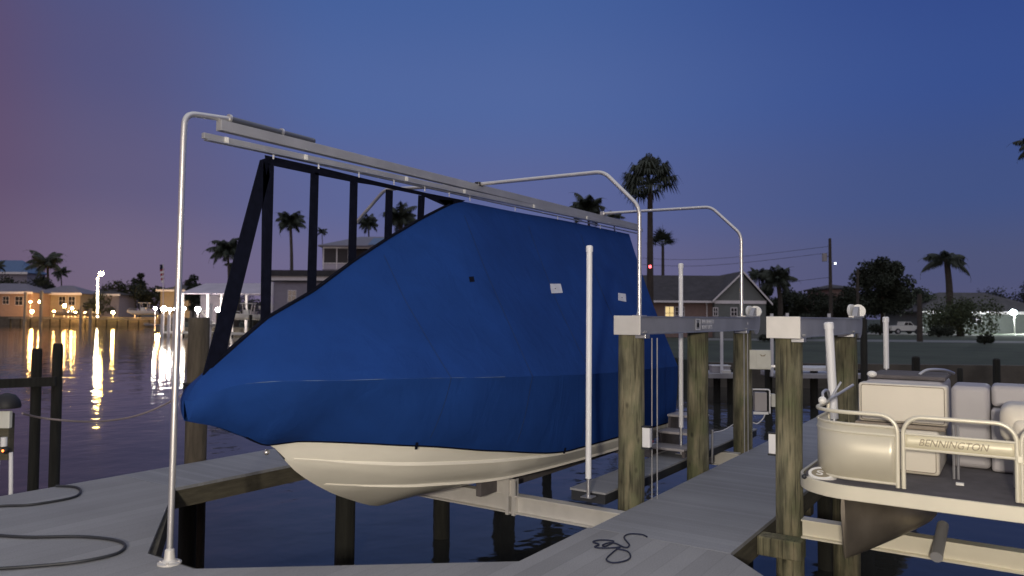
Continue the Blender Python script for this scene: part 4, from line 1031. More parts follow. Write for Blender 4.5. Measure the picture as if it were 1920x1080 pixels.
# gable house right of the boat
DH = 74
T = TF(1393, DH, GZ, 0); k_ = DH / FPX
H1 = thing('gable_house', 'low house with dark shingle roof, pale front gable and one lit yellow window', 'house', ground(1393, DH, GZ))
def zy(y, D=DH): return at_d(1393, y, D).z - GZ
xr = lambda px: (px - 1393) * k_
eav, rdg = zy(564), zy(512)
MB(T).box(xr(1195), xr(1340), .8, 9, 0, eav).build('wall', 'stucco', H1, smooth=False)
mb = MB(T)                                                     # main roof: ridge along x
mb.add([(xr(1180), .1, eav - .05), (xr(1342), .1, eav - .05), (xr(1394), 4.9, rdg), (xr(1205), 4.9, rdg), (xr(1180), 9.7, eav - .05), (xr(1430), 9.7, eav - .05), (xr(1180), .1, eav - .2), (xr(1342), .1, eav - .2), (xr(1430), 9.7, eav - .2), (xr(1180), 9.7, eav - .2)],
       [(0, 1, 2, 3), (3, 2, 5, 4), (0, 3, 4), (0, 6, 7, 1), (6, 9, 8, 7), (1, 7, 8, 5), (1, 5, 2), (4, 5, 8, 9), (0, 4, 9, 6)])
mb.build('roof', 'shingle', H1, smooth=False)
MB(T).box(xr(1180), xr(1341), -.02, .08, eav - .22, eav - .02).build('gutter', 'trim', H1, smooth=False)
gx0, gx1, gxa = xr(1338), xr(1438), xr(1392)
MB(T).slab([(gx0 + .1, 0, 0), (gx1 - .1, 0, 0), (gx1 - .1, 0, eav), (gxa, 0, rdg - .1), (gx0 + .1, 0, eav)], (0, 8, 0)).build('gable_wing', 'sage', H1, smooth=False)
for a_, b_, nm in (((gx0 - .2, eav - .1), (gxa, rdg + .1), 'l'), ((gxa, rdg + .1), (gx1 + .45, eav - .35), 'r')):
    MB(T).slab([(a_[0], -.35, a_[1]), (b_[0], -.35, b_[1]), (b_[0], -.35, b_[1] + .1), (a_[0], -.35, a_[1] + .1)], (0, 8.6, 0)).build('wing_roof', 'shingle', H1, smooth=False)
    MB(T).slab([(a_[0], -.36, a_[1] - .1), (b_[0], -.36, b_[1] - .1), (b_[0], -.36, b_[1] + .1), (a_[0], -.36, a_[1] + .1)], (0, -.06, 0)).build('rake_board', 'trim', H1, smooth=False)
MB(T).box(gx0 + .1, gx1 - .1, -.12, -.02, eav - .30, eav + .02).build('gable_band', 'trim', H1, smooth=False)
win(T, xr(1251), xr(1266), zy(600), zy(576), .8, H1, lit=True)
win(T, xr(1270), xr(1286), zy(600), zy(577), .8, H1, bars=(2, 2))
win(T, xr(1337 + 1), xr(1345), zy(592), zy(578), 0, H1)
win(T, xr(1371), xr(1381), zy(592), zy(578), 0, H1)
win(T, xr(1415), xr(1420), zy(592), zy(578), 0, H1)
MB(T).tube([(xr(1329), .7, 0), (xr(1329), .7, zy(575)), (xr(1326), .3, zy(567))], .07, 8).build('downpipe', 'trim', H1)
ch = thing('red_beacon', 'small red light on the roof edge beside the blue cover', 'light', at_d(1219, 501, 60))
MB().ball(at_d(1219, 500, 60), .13, 8, 6).build('bulb', 'lamp_red', ch); MB().tube([at_d(1219, 503, 60), ground(1219, 60, GZ)], .04, 6).build('mast', 'bark', ch)
# brick wall mass right of utility pole (garage side)
DG = 100
T = TF(1582, DG, GZ, 0); o_ = thing('brick_garage', 'dim flat fronted brick building behind the second lift beam', 'building', ground(1582, DG, GZ))
kk = DG / FPX
MB(T).box(-24 * kk, 26 * kk, 0, 8, 0, at_d(1582, 540, DG).z - GZ).build('wall', 'stucco', o_, smooth=False)
hip(MB(T), -24 * kk, 26 * kk, 0, 8, at_d(1582, 540, DG).z - GZ, at_d(1582, 531, DG).z - GZ, .4).build('roof', 'shingle', o_, smooth=False)
# low house between (bluish roof) far
DG = 125; T = TF(1520, DG, GZ, 0); kk = DG / FPX
o_ = thing('low_house', 'low distant house with a pale blue grey roof behind the dark trees', 'house', ground(1520, DG, GZ))
zt = lambda y: at_d(1520, y, DG).z - GZ
MB(T).box(-40 * kk, 34 * kk, 0, 8, 0, zt(585)).build('wall', 'greywall', o_, smooth=False)
hip(MB(T), -40 * kk, 34 * kk, 0, 8, zt(583), zt(568), .5).build('roof', 'metalroof', o_, smooth=False)
win(T, -10 * kk, 0, zt(600), zt(588), 0, o_)
# far right house with flood lamp
DG = 112; T = TF(1800, DG, GZ, 0); kk = DG / FPX; zt = lambda y: at_d(1800, y, DG).z - GZ
o_ = thing('ranch_house', 'long low house with a wide hip roof beside the bright flood lamp', 'house', ground(1800, DG, GZ))
MB(T).box(-70 * kk, 160 * kk, 0, 12, 0, zt(586)).build('wall', 'sage', o_, smooth=False)
hip(MB(T), -76 * kk, 170 * kk, -.5, 12, zt(584), zt(546), .6).build('roof', 'shingle', o_, smooth=False)
MB(T).box(-82 * kk, 176 * kk, -1.3, -1.15, zt(589), zt(584)).build('gutter', 'trim', o_, smooth=False)
MB(T).box(-30 * kk, 0 * kk, -.02, -.004, .1, zt(592)).build('garage_door', 'screen', o_, smooth=False)
win(T, 20 * kk, 40 * kk, zt(606), zt(592), 0, o_)
fl = thing('flood_lamp', 'dazzling white flood lamp on the far right driveway', 'lamp', ground(1902, 102, GZ))
MB().tube([ground(1902, 102, GZ), at_d(1902, 590, 102)], .09, 8).build('post', 'alu_end', fl)
MB().ball(at_d(1900, 586, 102), .40, 12, 8, .8).build('bulb', 'lamp_cool', fl)
# two storey house behind the straps
DG = 110; T = TF(655, DG, GZ, 0); kk = DG / FPX; zt = lambda y: at_d(655, y, DG).z - GZ; X = lambda px: (px - 655) * kk
o_ = thing('two_storey_house', 'two storey house with hip roof and a screened upstairs porch behind the straps', 'house', ground(655, DG, GZ))
MB(T).box(X(606), X(760), 0, 9, 0, zt(505)).build('lower_wall', 'greywall', o_, smooth=False)
MB(T).box(X(606), X(650), .2, 8, zt(505), zt(462)).build('porch_wall', 'screen', o_, smooth=False)
MB(T).box(X(688), X(760), .1, 8, zt(505), zt(462)).build('upper_wall', 'trim', o_, smooth=False)
MB(T).box(X(652), X(687), 1.2, 8, zt(505), zt(462)).build('porch_back', 'screen', o_, smooth=False)
hip(MB(T), X(602), X(800), -.6, 9, zt(461), zt(438), .4).build('roof', 'metalroof', o_, smooth=False)
MB(T).add([(X(690), -.85, zt(459.5)), (X(735), -.85, zt(459.5)), (X(735), 2.2, zt(443)), (X(693), 2.2, zt(443))], [(0, 1, 2, 3)]).build('roof_panel', 'blueroof', o_, smooth=False)
mb = MB(T)
for px in (605, 630, 652): mb.box(X(px) - .07, X(px) + .07, -.12, .0, zt(505), zt(463))
mb.box(X(604), X(700), -.14, -.02, zt(466), zt(462)); mb.box(X(605), X(652), -.14, -.02, zt(494.5), zt(493)); mb.build('porch_frame', 'trim', o_, smooth=False)
MB(T).box(X(606), X(652), -.06, .0, zt(505), zt(495)).build('porch_panel', 'tarp', o_, smooth=False)
MB(T).box(X(605) , X(652), -.05, -.01, zt(493), zt(466)).build('porch_screen', 'screen', o_, smooth=False)
# flat roofed building with bright fascia
DG = 96; T = TF(560, DG, GZ, 0); kk = DG / FPX; zt = lambda y: at_d(560, y, DG).z - GZ; X = lambda px: (px - 560) * kk
o_ = thing('flat_roof_house', 'long flat roofed building with a bright white fascia band', 'building', ground(560, DG, GZ))
MB(T).box(X(512), X(700), 0, 10, 0, zt(529)).build('wall', 'greywall', o_, smooth=False)
MB(T).box(X(506), X(710), -.4, 10, zt(526), zt(518)).build('fascia', 'trim', o_, smooth=False)
for a_ in (540, 600, 650): win(T, X(a_), X(a_ + 14), zt(565), zt(545), 0, o_)
MB(T).box(X(502), X(712), -.7, 10.2, zt(518), zt(507)).build('roof', 'shingle', o_, smooth=False)
MB(T).box(X(502), X(712), -.3, -.2, zt(529), zt(526.4)).build('soffit', 'shingle', o_, smooth=False)
MB(T).box(X(510), X(512), -.4, -.2, zt(620), zt(529)).build('column', 'trim', o_, smooth=False)
# boathouse roof over the lifts
DG = 106; T = TF(450, DG, GZ, 0); kk = DG / FPX; zt = lambda y: at_d(450, y, DG).z - GZ; X = lambda px: (px - 450) * kk
o_ = thing('boathouse', 'long open boathouse with a pale grey roof on white posts', 'boathouse', ground(450, DG, GZ))
mb = MB(T); mb.add([(X(348), -2, zt(551)), (X(578), -2, zt(551)), (X(600), 3, zt(528)), (X(368), 3, zt(530)), (X(348), -2, zt(553)), (X(578), -2, zt(553)), (X(600), 3, zt(531)), (X(368), 3, zt(533)), (X(600), 8, zt(551)), (X(368), 8, zt(551))],
       [(0, 1, 2, 3), (7, 6, 5, 4), (0, 4, 5, 1), (1, 5, 6, 2), (3, 2, 8, 9), (0, 3, 7, 4)])
mb.build('roof', 'tarp', o_, smooth=False)
for px in (352, 399, 424, 444, 470, 537, 562): MB(T).box(X(px) - .16, X(px) + .16, -1.9, -1.6, -1.6, zt(552)).build('post', 'trim', o_, smooth=False)
MB(T).box(X(356), X(402), 3.5, 3.6, 0, zt(552)).build('curtain', 'greywall', o_, smooth=False)
for i, px in enumerate((548, 553)):
    pass
# left bank houses
def lhouse(px, D, x0, x1, ye, yr, wall, roof, label, name='bungalow', wins=()):
    T = TF(px, D, .6, 0); kk = D / FPX; zt = lambda y: at_d(px, y, D).z - .6
    o = thing(name, label, 'house', ground(px, D, .6))
    MB(T).box((x0 - px) * kk, (x1 - px) * kk, 0, 10, 0, zt(ye)).build('wall', wall, o, smooth=False)
    hip(MB(T), (x0 - px) * kk, (x1 - px) * kk, 0, 10, zt(ye - 1), zt(yr), .8).build('roof', roof, o, smooth=False)
    MB(T).box((x0 - px) * kk - .8, (x1 - px) * kk + .8, -1.0, -.85, zt(ye + 2), zt(ye - 2)).build('fascia', 'trim', o, smooth=False)
    for a, b, c, d, l in wins: win(T, (a - px) * kk, (b - px) * kk, zt(d), zt(c), 0, o, lit=l)
    return o
lhouse(15, 192, -60, 58, 549, 530, 'pink', 'metalroof', 'pink walled house with a bright eave at the far left edge', wins=((5, 16, 556, 570, False), (28, 42, 556, 572, False)))
lhouse(105, 200, 62, 150, 551, 534, 'cream', 'metalroof', 'cream house with a lit porch left of the street lamp', wins=((68, 76, 556, 572, True), (110, 122, 556, 572, False), (128, 140, 556, 572, False)))
lhouse(190, 208, 150, 222, 553, 541, 'greywall', 'shingle', 'dim house with a low roof behind the street lamp', wins=((165, 175, 560, 575, False),))
lhouse(10, 250, -50, 48, 512, 486, 'greywall', 'blueroof', 'tall distant house with a blue roof at the far left', wins=((5, 15, 520, 530, False),))
lhouse(345, 205, 300, 356, 545, 533, 'cream', 'shingle', 'small house with a pale gable behind the flag pole')

# ------------------------------------------------------------------ lamps
def lamp(px, py, D, r, m, label, zb, group=None, name='dock_lamp', post=True):
    q = at_d(px, py, D); t = thing(name, label, 'lamp', Vector((q.x, q.y, zb)), group)
    MB().ball(q, r, 10, 7).build('bulb', m, t)
    if post: MB().tube([Vector((q.x, q.y, zb)), q - UP * r * .8], r * .3, 6).build('post', 'trim', t)
    MB().lathe((q.x, q.y, q.z + r * .9), [(r * .7, 0), (r * .35, r * .4)], 10).build('cap', 'black', t)
    return t
GL = 'yellow lamps along the far left bank'
names = ('leftmost yellow lamp on the far bank seawall, below the pink house', 'second yellow lamp from the left on the far bank seawall', 'third yellow lamp on the far bank, below the lit porch',
         'yellow lamp on the far bank under the street lamp', 'yellow lamp in front of the moored console boat bow', 'yellow lamp by the stern of the moored console boat')
for (px, py), nm in zip(((60, 584), (101, 585), (141, 587), (212, 586), (253, 586), (296, 587), (128, 585), (159, 588)), names + ('yellow lamp between the second and third lamps of the far bank', 'yellow lamp on the far bank just left of the street lamp foot')):
    lamp(px, py, BD - 1, .34, 'lamp_yellow' if px in (212,) else 'lamp_warm', nm, .62, GL)
lamp(76, 566, BD + 8, .42, 'lamp_warm', 'bright wall lamp on the porch of the cream house', .6, GL)
lamp(57, 566, BD + 8, .22, 'lamp_warm', 'smaller wall lamp left of the cream house porch', .6, GL)
lamp(121, 573, BD + 4, .36, 'lamp_warm', 'upper yellow lamp among the docks under the cream house', .6, GL)
lamp(135, 578, BD + 4, .25, 'lamp_yellow', 'small yellow lamp right of the upper dock lamp on the left bank', .6, GL)
lamp(173, 588, BD - 1, .18, 'lamp_yellow', 'small low yellow lamp left of the street lamp foot', .62, GL)
GW = 'white lamps along the boathouse dock'
for (px, py, r), nm in zip(((307, 579, .34), (318.5, 580, .22), (330, 579, .24), (345, 579, .22), (371, 580, .36), (409, 581, .32), (410, 600, .18), (291, 578, .18)),
        ('largest white lamp left of the tall bent pole', 'small white lamp just left of the bent pole', 'small white lamp next to the bent pole on its left', 'small white lamp right of the bent pole', 'bright white lamp above the mooring piling', 'bright white lamp left of the slanting dark strap', 'small white lamp low on the boathouse dock', 'faint white lamp left of the flag pole')):
    lamp(px, py, 101, r, 'lamp_white', nm, -.72, GW)
sl = thing('street_lamp', 'tall street lamp with a bright white head on the left bank', 'street lamp', ground(184, BD + 3, .6))
q = at_d(190, 513, BD + 3)
MB().tube([ground(183, BD + 3, .6), at_d(183, 520, BD + 3)], .16, 8).build('post', 'alu_dull', sl)
MB().tube([at_d(183, 520, BD + 3), at_d(190, 510, BD + 3)], .15, 6).build('arm', 'trim', sl)
MB().ball(q, .6, 12, 8, .8).build('bulb', 'lamp_white2' if 'lamp_white2' in M else 'lamp_yellow', sl)
mat('lamp_street', (1, .9, .7), .5, emit=(1.0, .84, .56), estr=60)
sl.children[-1].data.materials[0] = M['lamp_street']
lamp(295, 629, 100, .26, 'lamp_warm', 'yellow lamp close to the water at the end of the boathouse dock', -1.2, name='water_lamp', post=True)

# ------------------------------------------------------------------ boats and docks on the left
def small_boat(px, D, yk, L, yaw, label, top=True, m='white', z=None, console=True):
    z = z if z is not None else at_d(px, yk, D).z
    T = TF(px, D, z, yaw); t = thing('console_boat', label, 'boat', ground(px, D, z)); vs = []; fs = []; N = 16; H = L * .13; B = L * .15
    for i in range(N + 1):
        u = i / N; x = -L / 2 + L * u; b = B * min(1, (u / .45)) ** .6; k = H * .75 * max(0, 1 - u / .28) ** 1.6; g = H * (1.25 - .3 * u)
        vs += [(x, -b, g), (x, -b * .85, H * .45 + k * .45), (x, 0, k), (x, b * .85, H * .45 + k * .45), (x, b, g)]
    for i in range(N):
        for j in range(4): fs.append((i * 5 + j, i * 5 + j + 1, i * 5 + 6 + j, i * 5 + 5 + j))
        fs.append((i * 5 + 4, i * 5, i * 5 + 5, i * 5 + 9))
    fs.append(tuple(N * 5 + j for j in range(5))); MB(T).add(vs, fs).build('hull', m, t, ang=40)
    if console:
        MB(T).box(-L * .05, L * .08, -B * .4, B * .4, H, H * 1.9).build('console', m, t, smooth=False, bevel=.03)
        MB(T).box(-L * .06, -L * .05, -B * .38, B * .38, H * 1.6, H * 2.3).build('windscreen', 'glass', t, smooth=False)
        MB(T).box(L * .16, L * .24, -B * .5, B * .5, H, H * 1.6).build('leaning_seat', 'seat_grey', t, smooth=False, bevel=.03)
        MB(T).box(L * .48, L * .55, -B * .25, B * .25, H * .3, H * 1.9).build('outboard', 'black', t, smooth=False, bevel=.04)
    if top:
        MB(T).box(-L * .12, L * .20, -B * .8, B * .8, H * 3.0, H * 3.12).build('hardtop', m, t, smooth=False, bevel=.02)
        mb = MB(T)
        for a in (-.05, .14):
            for s_ in (-.5, .5): mb.bar((L * a, B * s_, H), (L * (a * 1.3), B * s_, H * 3.0), .07, .07)
        mb.build('top_frame', 'alu', t, smooth=False)
    MB(T).tube([(-L * .42, -B * .6, H * 1.25), (-L * .40, -B * .65, H * 1.65), (-L * .1, -B * .95, H * 1.55), (-L * .08, -B * .95, H * 1.1)], .035, 6).build('bow_rail', 'alu', t)
    return t
small_boat(268, BD - 3, 591, 7.4, 4, 'white console boat with a hard top lit by yellow lamps on the left bank')
small_boat(285, BD - 14, 612, 3.8, 0, 'small pale dinghy hanging low beside the boathouse dock', top=False, console=False, m='seat_grey')
small_boat(122, BD - 3, 592, 6.0, 5, 'boat moored under the lit porch of the cream house', top=True, m='cream')
small_boat(165, BD - 3, 592, 5.0, 2, 'small open boat moored left of the street lamp', top=False, m='cream')
small_boat(462, 100, 600, 5.6, -6, 'white boat on a lift under the boathouse roof, right of the slanting strap')
small_boat(520, 98, 582, 4.6, 175, 'white boat with a covered bow behind the second dark strap', top=False)
small_boat(385, 98, 613, 4.0, 8, 'white boat beside the bright white lamps', top=False)
def sdock(px0, px1, D, z, label, nposts=5, m='drive', th=.25, group=None, dep=1.6):
    a, b = ground(px0, D, z), ground(px1, D, z); t = thing('small_dock', label, 'dock', (a + b) / 2, group)
    mb = MB(); d = (b - a).normalized(); s_ = Vector((-d.y, d.x, 0)) * dep / 2
    mb.add([a - s_, b - s_, b + s_, a + s_, a - s_ - UP * th, b - s_ - UP * th, b + s_ - UP * th, a + s_ - UP * th], [(0, 1, 2, 3), (7, 6, 5, 4), (0, 4, 5, 1), (1, 5, 6, 2), (2, 6, 7, 3), (3, 7, 4, 0)]).build('deck', m, t, smooth=False)
    for k in range(nposts):
        q = a.lerp(b, k / (nposts - 1)); MB().tube([Vector((q.x, q.y, -2)), Vector((q.x, q.y, z + .1))], .13, 8).build('leg', 'piling_dark_shaded', t)
    return t
sdock(306, 402, 99, -.72, 'brightly lit white dock right of the far lamps, left of the strap', 6, 'white')
sdock(436, 500, 99, -.8, 'pale dock under the white boat on the lift', 4, 'white')
sdock(20, 150, BD - 5, .55, 'long lit dock in front of the pink and cream houses', 8, 'cream')
sdock(160, 300, BD - 5, .5, 'long lit dock in front of the street lamp and console boat', 8, 'cream')
PG = 'posts along the boathouse dock'
for px, yt, yb, lb_ in ((305, 588, 618, 'pale post at the left end of the boathouse dock'), (317, 590, 618, 'pale post between the two small white lamps'), (327, 588, 618, 'pale post next to the tall bent pole'), (395, 570, 620, 'pale post under the bright lamps by the piling'), (409, 585, 624, 'dark post left of the slanting strap'), (470, 590, 622, 'dark post in front of the white lift boat')):
    q = at_d(px, yt, 98); tag(MB().tube([Vector((q.x, q.y, -2)), q], .22, 8).build('dock_post', 'trim' if 'pale' in lb_ else 'piling_dark_shaded', loc=(q.x, q.y, -1.35)), lb_, 'post', PG)
for px, yt, lb_ in ((78, 545, 'pale slim post left of the cream house porch'), (48, 548, 'pale slim post before the pink house'), (152, 574, 'pale post at the right end of the lit dock'), (170, 578, 'pale post left of the street lamp'), (330, 536, 'tall pale post directly behind the bent pole')):
    q = at_d(px, yt, BD - 6); tag(MB().tube([Vector((q.x, q.y, -2)), q], .35 if px != 330 else .4, 8).build('dock_post', 'cream', loc=(q.x, q.y, -1.35)), lb_, 'post', 'posts along the far left bank')
# kayak board, slanting ladder
ld = thing('boat_ramp', 'slanting white brace beside the bright white lamp', 'brace', at_d(385, 590, 99))
MB().bar(at_d(376, 583, 99), at_d(392, 602, 99), .18, .18).bar(at_d(376, 583, 99), at_d(394, 583, 99), .14, .14).build('brace', 'white', ld, smooth=False)
# flag
fg = thing('flag_pole', 'flag pole with a limp striped flag left of the bent pole', 'flag pole', ground(306, 175, .6))
MB().tube([ground(306, 175, .6), at_d(306, 494, 175)], .10, 8).build('pole', 'trim', fg)
mb = MB(); mbr = MB()
for k in range(6):
    a = at_d(300 + k * .5, 505 + k * 4.2, 175); b = at_d(307.5, 503 + k * 4.4, 175); (mb if k % 2 else mbr).add([a, b, b - UP * .5, a - UP * .5], [(0, 1, 2, 3)])
for m_, n_, mm in ((mb, 'white_stripes', 'trim'), (mbr, 'red_stripes', 'red')): 
    o = m_.build(n_, mm, fg, smooth=False); o.modifiers.new('t', 'SOLIDIFY').thickness = .04
q = at_d(303, 500, 174.9); MB().box(q.x - .4, q.x + .4, q.y - .05, q.y + .05, q.z - .7, q.z + .5).build('canton', 'navy', fg, smooth=False)

# ------------------------------------------------------------------ right background items
sdock(1318, 1395, 26.5, -.28, 'dim neighbouring dock beyond the boat lift pilings', 4, 'alu_dull', .16)
sdock(1440, 1610, 25.5, -.20, 'neighbouring dock beyond the second lift piling', 5, 'alu_dull', .14)
pbd = thing('paddle_board', 'white paddle board lying on the neighbouring dock beyond the second lift', 'paddle board', at_d(1522, 677, 25.3))
T = TF(1522, 25.3, -.12, 3)
vs = []; N = 16
for z in (0, .09):
    for k in range(N * 2):
        a = 2 * math.pi * k / (N * 2); vs.append((.75 * math.cos(a), .24 * math.sin(a) * (1 - .25 * math.cos(a)), z + .08 * abs(math.cos(a)) ** 3))
MB(T).add(vs, [tuple(range(N * 2 - 1, -1, -1)), tuple(range(N * 2, N * 4))] + [(i, (i + 1) % (N * 2), N * 2 + (i + 1) % (N * 2), N * 2 + i) for i in range(N * 2)]).build('board', 'white', pbd)
MB(T).box(-.5, .5, -.02, .02, .09, .10).build('stripe', 'red', pbd, smooth=False)
dbx = thing('dock_locker', 'low pale locker on the dim dock seen between the lift pilings', 'locker', at_d(1349, 690, 26.3))
T = TF(1349, 26.3, -.28, 0); MB(T).box(-.32, .32, -.2, .2, 0, .22).build('case', 'seat_grey', dbx, smooth=False, bevel=.02); MB(T).box(-.34, .34, -.22, .22, .222, .26).build('lid', 'white', dbx, smooth=False, bevel=.01)
db2 = thing('step_box', 'small white step hanging at the dim dock edge', 'step', at_d(1361, 697, 25.4))
T = TF(1361, 25.4, 0, 0); z_ = at_d(1361, 697, 25.4).z; MB(T).box(-.14, .14, -.1, .1, z_ - .05, z_ + .06).build('step', 'white', db2, smooth=False, bevel=.01)
for px, yt, yb, D, lb_ in ((1447, 588, 673, 25, 'thin white pole left of the second beam end cap'), (1476, 587, 640, 26, 'thin white pole rising behind the second beam end cap'), (1554.5, 588, 665, 25, 'thin white pole beside the leaning guide pole'), (1353, 600, 655, 26, 'thin white pole under the boat lift beam')):
    a = at_d(px, yt, D); tag(MB().tube([Vector((a.x, a.y, -.3)), a], .055, 8).build('lift_pole', 'pvc', loc=(a.x, a.y, -.3)), lb_, 'pole', 'thin poles of the neighbouring lifts')
mtr = thing('meter_box', 'small grey box on a pole beside the leaning guide pole', 'box', at_d(1556, 690, 12)); T = TF(1556, 12, 0, -10)
MB(T).box(-.06, .07, -.05, .05, at_d(1556, 697, 12).z, at_d(1556, 664, 12).z).build('case', 'box', mtr, smooth=False, bevel=.01)
MB(T).tube([(0, .06, -2), (0, .06, at_d(1556, 665, 12).z)], .02, 8).build('post', 'alu', mtr)
up_ = thing('utility_pole', 'tall utility pole with a pale transformer and a small lamp', 'utility pole', ground(1557, 72, GZ))
MB().tube([ground(1558, 72, GZ), at_d(1556, 447, 72)], [.20, .13], 10).build('pole', 'bark', up_)
q = at_d(1546, 482, 72); MB().tube([q - UP * .42, q + UP * .36], .24, 12).build('transformer', 'seat_grey', up_); MB().bar(q, at_d(1556, 480, 72), .08, .08).build('bracket', 'bark', up_, smooth=False)
MB().tube([at_d(1556, 492, 72), at_d(1565, 494, 72)], .05, 6).build('lamp_arm', 'alu_dull', up_)
MB().ball(at_d(1566, 494, 72), .10, 8, 6).build('lamp', 'lamp_small', up_)
up2 = thing('utility_pole', 'shorter dark utility pole in front of the big round tree', 'utility pole', ground(1608, 70, GZ))
MB().tube([ground(1608, 70, GZ), at_d(1608, 505, 70)], [.17, .12], 8).build('pole', 'bark', up2); MB().bar(at_d(1603, 512, 70), at_d(1613, 512, 70), .1, .1).build('crossarm', 'bark', up2, smooth=False)
up3 = thing('utility_pole', 'slim dim pole beside the rear of the pickup truck', 'utility pole', ground(1724, 66, GZ))
MB().tube([ground(1724, 66, GZ), at_d(1724, 552, 66)], [.26, .2], 8).build('pole', 'bark', up3)
for k, (ya, yb_) in enumerate(((462, 470), (474, 482), (520, 527))):
    a = at_d(1556, ya, 72); b = at_d(1100, yb_ + 6, 90); c = (a + b) / 2 - UP * 1.0
    tag(MB().tube(spline([a, c, b], 12), .018, 4).build('power_line', 'black', loc=a), ('highest', 'middle', 'lowest')[k] + ' thin power line running left from the tall utility pole', 'power line', 'power lines at the utility pole')
for px, yt, D, r_, lb_ in ((1619, 596, 19, .09, 'dark post right behind the far piling of the second lift'), (1717, 668, 30, .16, 'short dark post on the lawn edge behind the pontoon boat console'), (1868, 672, 30, .14, 'short dark post on the lawn edge at the far right'), (1800, 690, 27, .10, 'dark stub of a post by the seawall behind the cream seats')):
    a = at_d(px, yt, D); tag(MB().lathe((a.x, a.y, 0), [(r_, -1.9), (r_ * .95, a.z - .05), (r_ * .6, a.z)], 12, jit=.1).build('mooring_post', 'piling_dark_shaded', loc=(a.x, a.y, GZ)), lb_, 'post', 'dark posts along the right seawall')
for k, (px, D, yt, wp, lb_) in enumerate(((1445, 62, 628, 46, 'small dark bush on the lawn left of the second beam end cap'), (1650, 92, 606, 50, 'low dark bush left of the pickup truck'), (1760, 84, 612, 60, 'low dark bush right of the pickup truck'), (1845, 60, 632, 40, 'small dark bush near the road at far right'))):
    tree(px, D, 640, yt, wp, lb_, seed=80 + k, n=1300, trunk=False, size=.25, name='bush', cat='bush')
# pickup truck
tk_ = thing('pickup_truck', 'pale pickup truck parked on the driveway in front of the big round tree', 'pickup truck', ground(1694, 99, GZ))
T = TF(1694, 99, GZ, 8)
def prof(pts, y0, y1, name, m, bev=.04): return MB(T).slab([(x, y0, z) for x, z in pts], (0, y1 - y0, 0)).build(name, m, tk_, smooth=False, bevel=bev)
prof([(-2.3, .45), (2.25, .45), (2.3, .75), (2.2, 1.02), (1.0, 1.12), (-.55, 1.12), (-2.3, 1.08)], -.85, .85, 'body', 'white')
prof([(-.5, 1.13), (1.05, 1.13), (.55, 1.62), (-.35, 1.64)], -.74, .74, 'cab', 'white')
prof([(-.40, 1.17), (.10, 1.17), (.10, 1.55), (-.30, 1.56)], -.755, -.742, 'side_window', 'glass', 0)
prof([(.18, 1.17), (.86, 1.17), (.50, 1.54), (.18, 1.55)], -.755, -.742, 'side_window', 'glass', 0)
for x in (-1.45, 1.4):
    for y in (-.80, .80):
        w_ = MB(T).disc((x, y, .37), (0, 1, 0), .37, .24, 20).build('wheel', 'rubber', tk_); MB(T).disc((x, y * 1.17, .37), (0, 1, 0), .2, .02, 12).build('rim', 'alu', w_)
for y in (-.6, .6): MB(T).box(2.24, 2.32, y - .14, y + .14, .78, .95).build('headlight', 'lamp_small', tk_, smooth=False)  # emission stands in for glints reflected by the headlights
MB(T).box(2.28, 2.36, -.8, .8, .46, .62).build('bumper', 'tube', tk_, smooth=False)
MB(T).box(2.2, 2.31, -.42, .42, .66, .98).build('grille', 'dash', tk_, smooth=False)

# ------------------------------------------------------------------ lamp on the dock behind the viewer (its light falls on boats and pilings)
LP = Vector((-2.8, -.6, 2.2))
dl = thing('dock_floodlight', 'warm dock flood light on a post behind the viewer', 'lamp', (LP.x, LP.y, 0))
MB().tube([(LP.x, LP.y, 0), (LP.x, LP.y, LP.z - .12)], .03, 10).build('post', 'alu', dl)
MB().ball(LP, .10, 14, 10).build('bulb', 'dock_lamp', dl)
ld_ = bpy.data.lights.new('dock_floodlight_light', 'POINT'); ld_.energy = 3300; ld_.color = (1.0, .90, .75); ld_.shadow_soft_size = .16
lo = bpy.data.objects.new('dock_floodlight_light', ld_); col.objects.link(lo); lo.parent = dl; lo.location = (-.0, 0, LP.z + .0)

# ------------------------------------------------------------------ sun and sky
sl_ = bpy.data.lights.new('sun', 'SUN'); sl_.energy = .5; sl_.angle = R(12); sl_.color = (1.0, .80, .72)
so = bpy.data.objects.new('sun', sl_); col.objects.link(so)
sun_el = R(5); sdir = (F2 * .94 + R2 * .34).normalized() * math.cos(sun_el) - UP * math.sin(sun_el)
so.rotation_euler = sdir.to_track_quat('-Z', 'Y').to_euler()
sl_.energy = .12
wd = bpy.data.worlds.new('World'); sc.world = wd; wd.use_nodes = True; nt = wd.node_tree
for n_ in list(nt.nodes): nt.nodes.remove(n_)
out = nt.nodes.new('ShaderNodeOutputWorld'); bg = nt.nodes.new('ShaderNodeBackground'); nt.links.new(bg.outputs[0], out.inputs[0])
def s2l(c): return tuple(((x / 255) / 12.92 if x / 255 <= .04045 else ((x / 255 + .055) / 1.055) ** 2.4) for x in c) + (1,)
tc = nt.nodes.new('ShaderNodeTexCoord'); sep = nt.nodes.new('ShaderNodeSeparateXYZ'); nt.links.new(tc.outputs['Generated'], sep.inputs[0])
def dot(v):
    d = nt.nodes.new('ShaderNodeVectorMath'); d.operation = 'DOT_PRODUCT'; d.inputs[1].default_value = v; nt.links.new(tc.outputs['Generated'], d.inputs[0]); return d.outputs['Value']
def ramp(src, stops):
    r_ = nt.nodes.new('ShaderNodeValToRGB'); e = r_.color_ramp.elements
    while len(e) > 1: e.remove(e[-1])
    e[0].position = stops[0][0]; e[0].color = s2l(stops[0][1])
    for p_, c_ in stops[1:]: x = e.new(p_); x.color = s2l(c_)
    r_.color_ramp.interpolation = 'EASE'
    nt.links.new(src, r_.inputs['Fac']); return r_.outputs['Color']
z = sep.outputs['Z']
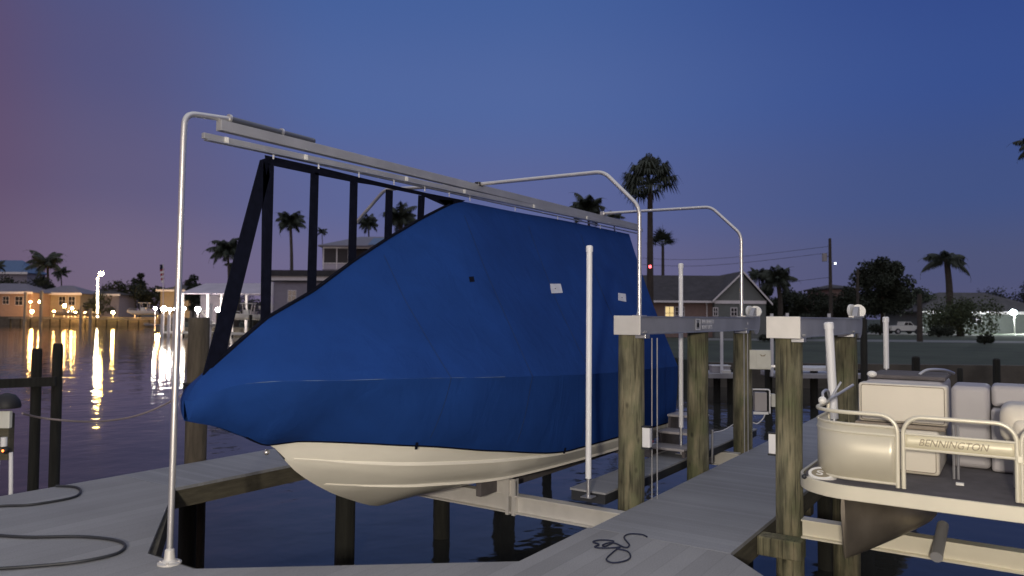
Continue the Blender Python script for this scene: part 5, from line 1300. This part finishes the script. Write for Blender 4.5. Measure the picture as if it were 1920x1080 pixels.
pink_ = ramp(z, [(0, (104, 88, 112)), (.07, (102, 84, 112)), (.16, (96, 75, 106)), (.30, (92, 72, 104)), (.42, (80, 70, 106)), (.60, (140, 146, 168)), (.85, (186, 188, 200))])
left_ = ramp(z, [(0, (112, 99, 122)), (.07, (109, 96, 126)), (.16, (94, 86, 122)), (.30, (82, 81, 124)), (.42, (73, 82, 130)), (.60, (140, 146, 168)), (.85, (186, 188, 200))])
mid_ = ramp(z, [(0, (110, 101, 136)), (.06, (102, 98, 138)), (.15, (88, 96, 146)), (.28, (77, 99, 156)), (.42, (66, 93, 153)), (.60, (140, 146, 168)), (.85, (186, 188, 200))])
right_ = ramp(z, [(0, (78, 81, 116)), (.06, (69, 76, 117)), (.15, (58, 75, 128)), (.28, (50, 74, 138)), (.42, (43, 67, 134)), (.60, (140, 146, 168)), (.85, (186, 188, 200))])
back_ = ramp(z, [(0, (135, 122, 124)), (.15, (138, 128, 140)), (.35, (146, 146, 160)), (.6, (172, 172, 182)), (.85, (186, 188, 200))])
rr = dot(tuple(R2)); ff = dot(tuple(F2))
def mr(src, a, b):
    m_ = nt.nodes.new('ShaderNodeMapRange'); m_.interpolation_type = 'SMOOTHSTEP'; m_.inputs['From Min'].default_value = a; m_.inputs['From Max'].default_value = b; nt.links.new(src, m_.inputs['Value']); return m_.outputs[0]
def mix(f, a, b, mode='MIX'):
    m_ = nt.nodes.new('ShaderNodeMix'); m_.data_type = 'RGBA'; m_.blend_type = mode
    if isinstance(f, float): m_.inputs['Factor'].default_value = f
    else: nt.links.new(f, m_.inputs['Factor'])
    nt.links.new(a, m_.inputs['A']); nt.links.new(b, m_.inputs['B']); return m_.outputs['Result']
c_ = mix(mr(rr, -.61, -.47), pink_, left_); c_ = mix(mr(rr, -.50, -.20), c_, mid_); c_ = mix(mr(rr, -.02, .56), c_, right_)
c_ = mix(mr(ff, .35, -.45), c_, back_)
sky = nt.nodes.new('ShaderNodeTexSky'); sky.sky_type = 'NISHITA'; sky.sun_disc = False; sky.sun_elevation = sun_el; 
sd_ = -sdir; sky.sun_rotation = math.atan2(sd_.x, sd_.y)
skm = nt.nodes.new('ShaderNodeVectorMath'); skm.operation = 'SCALE'; skm.inputs['Scale'].default_value = .004; nt.links.new(sky.outputs[0], skm.inputs[0])
c_ = mix(1.0, c_, skm.outputs[0], 'ADD')
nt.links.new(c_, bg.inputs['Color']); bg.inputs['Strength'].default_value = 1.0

sc.view_settings.view_transform = 'Standard'; sc.view_settings.look = 'None'; sc.view_settings.gamma = 1; sc.view_settings.exposure = 0
sc.cycles.use_denoising = True
sc.cycles.max_bounces = 6; sc.cycles.glossy_bounces = 4; sc.cycles.diffuse_bounces = 3
sc.cycles.sample_clamp_indirect = 6
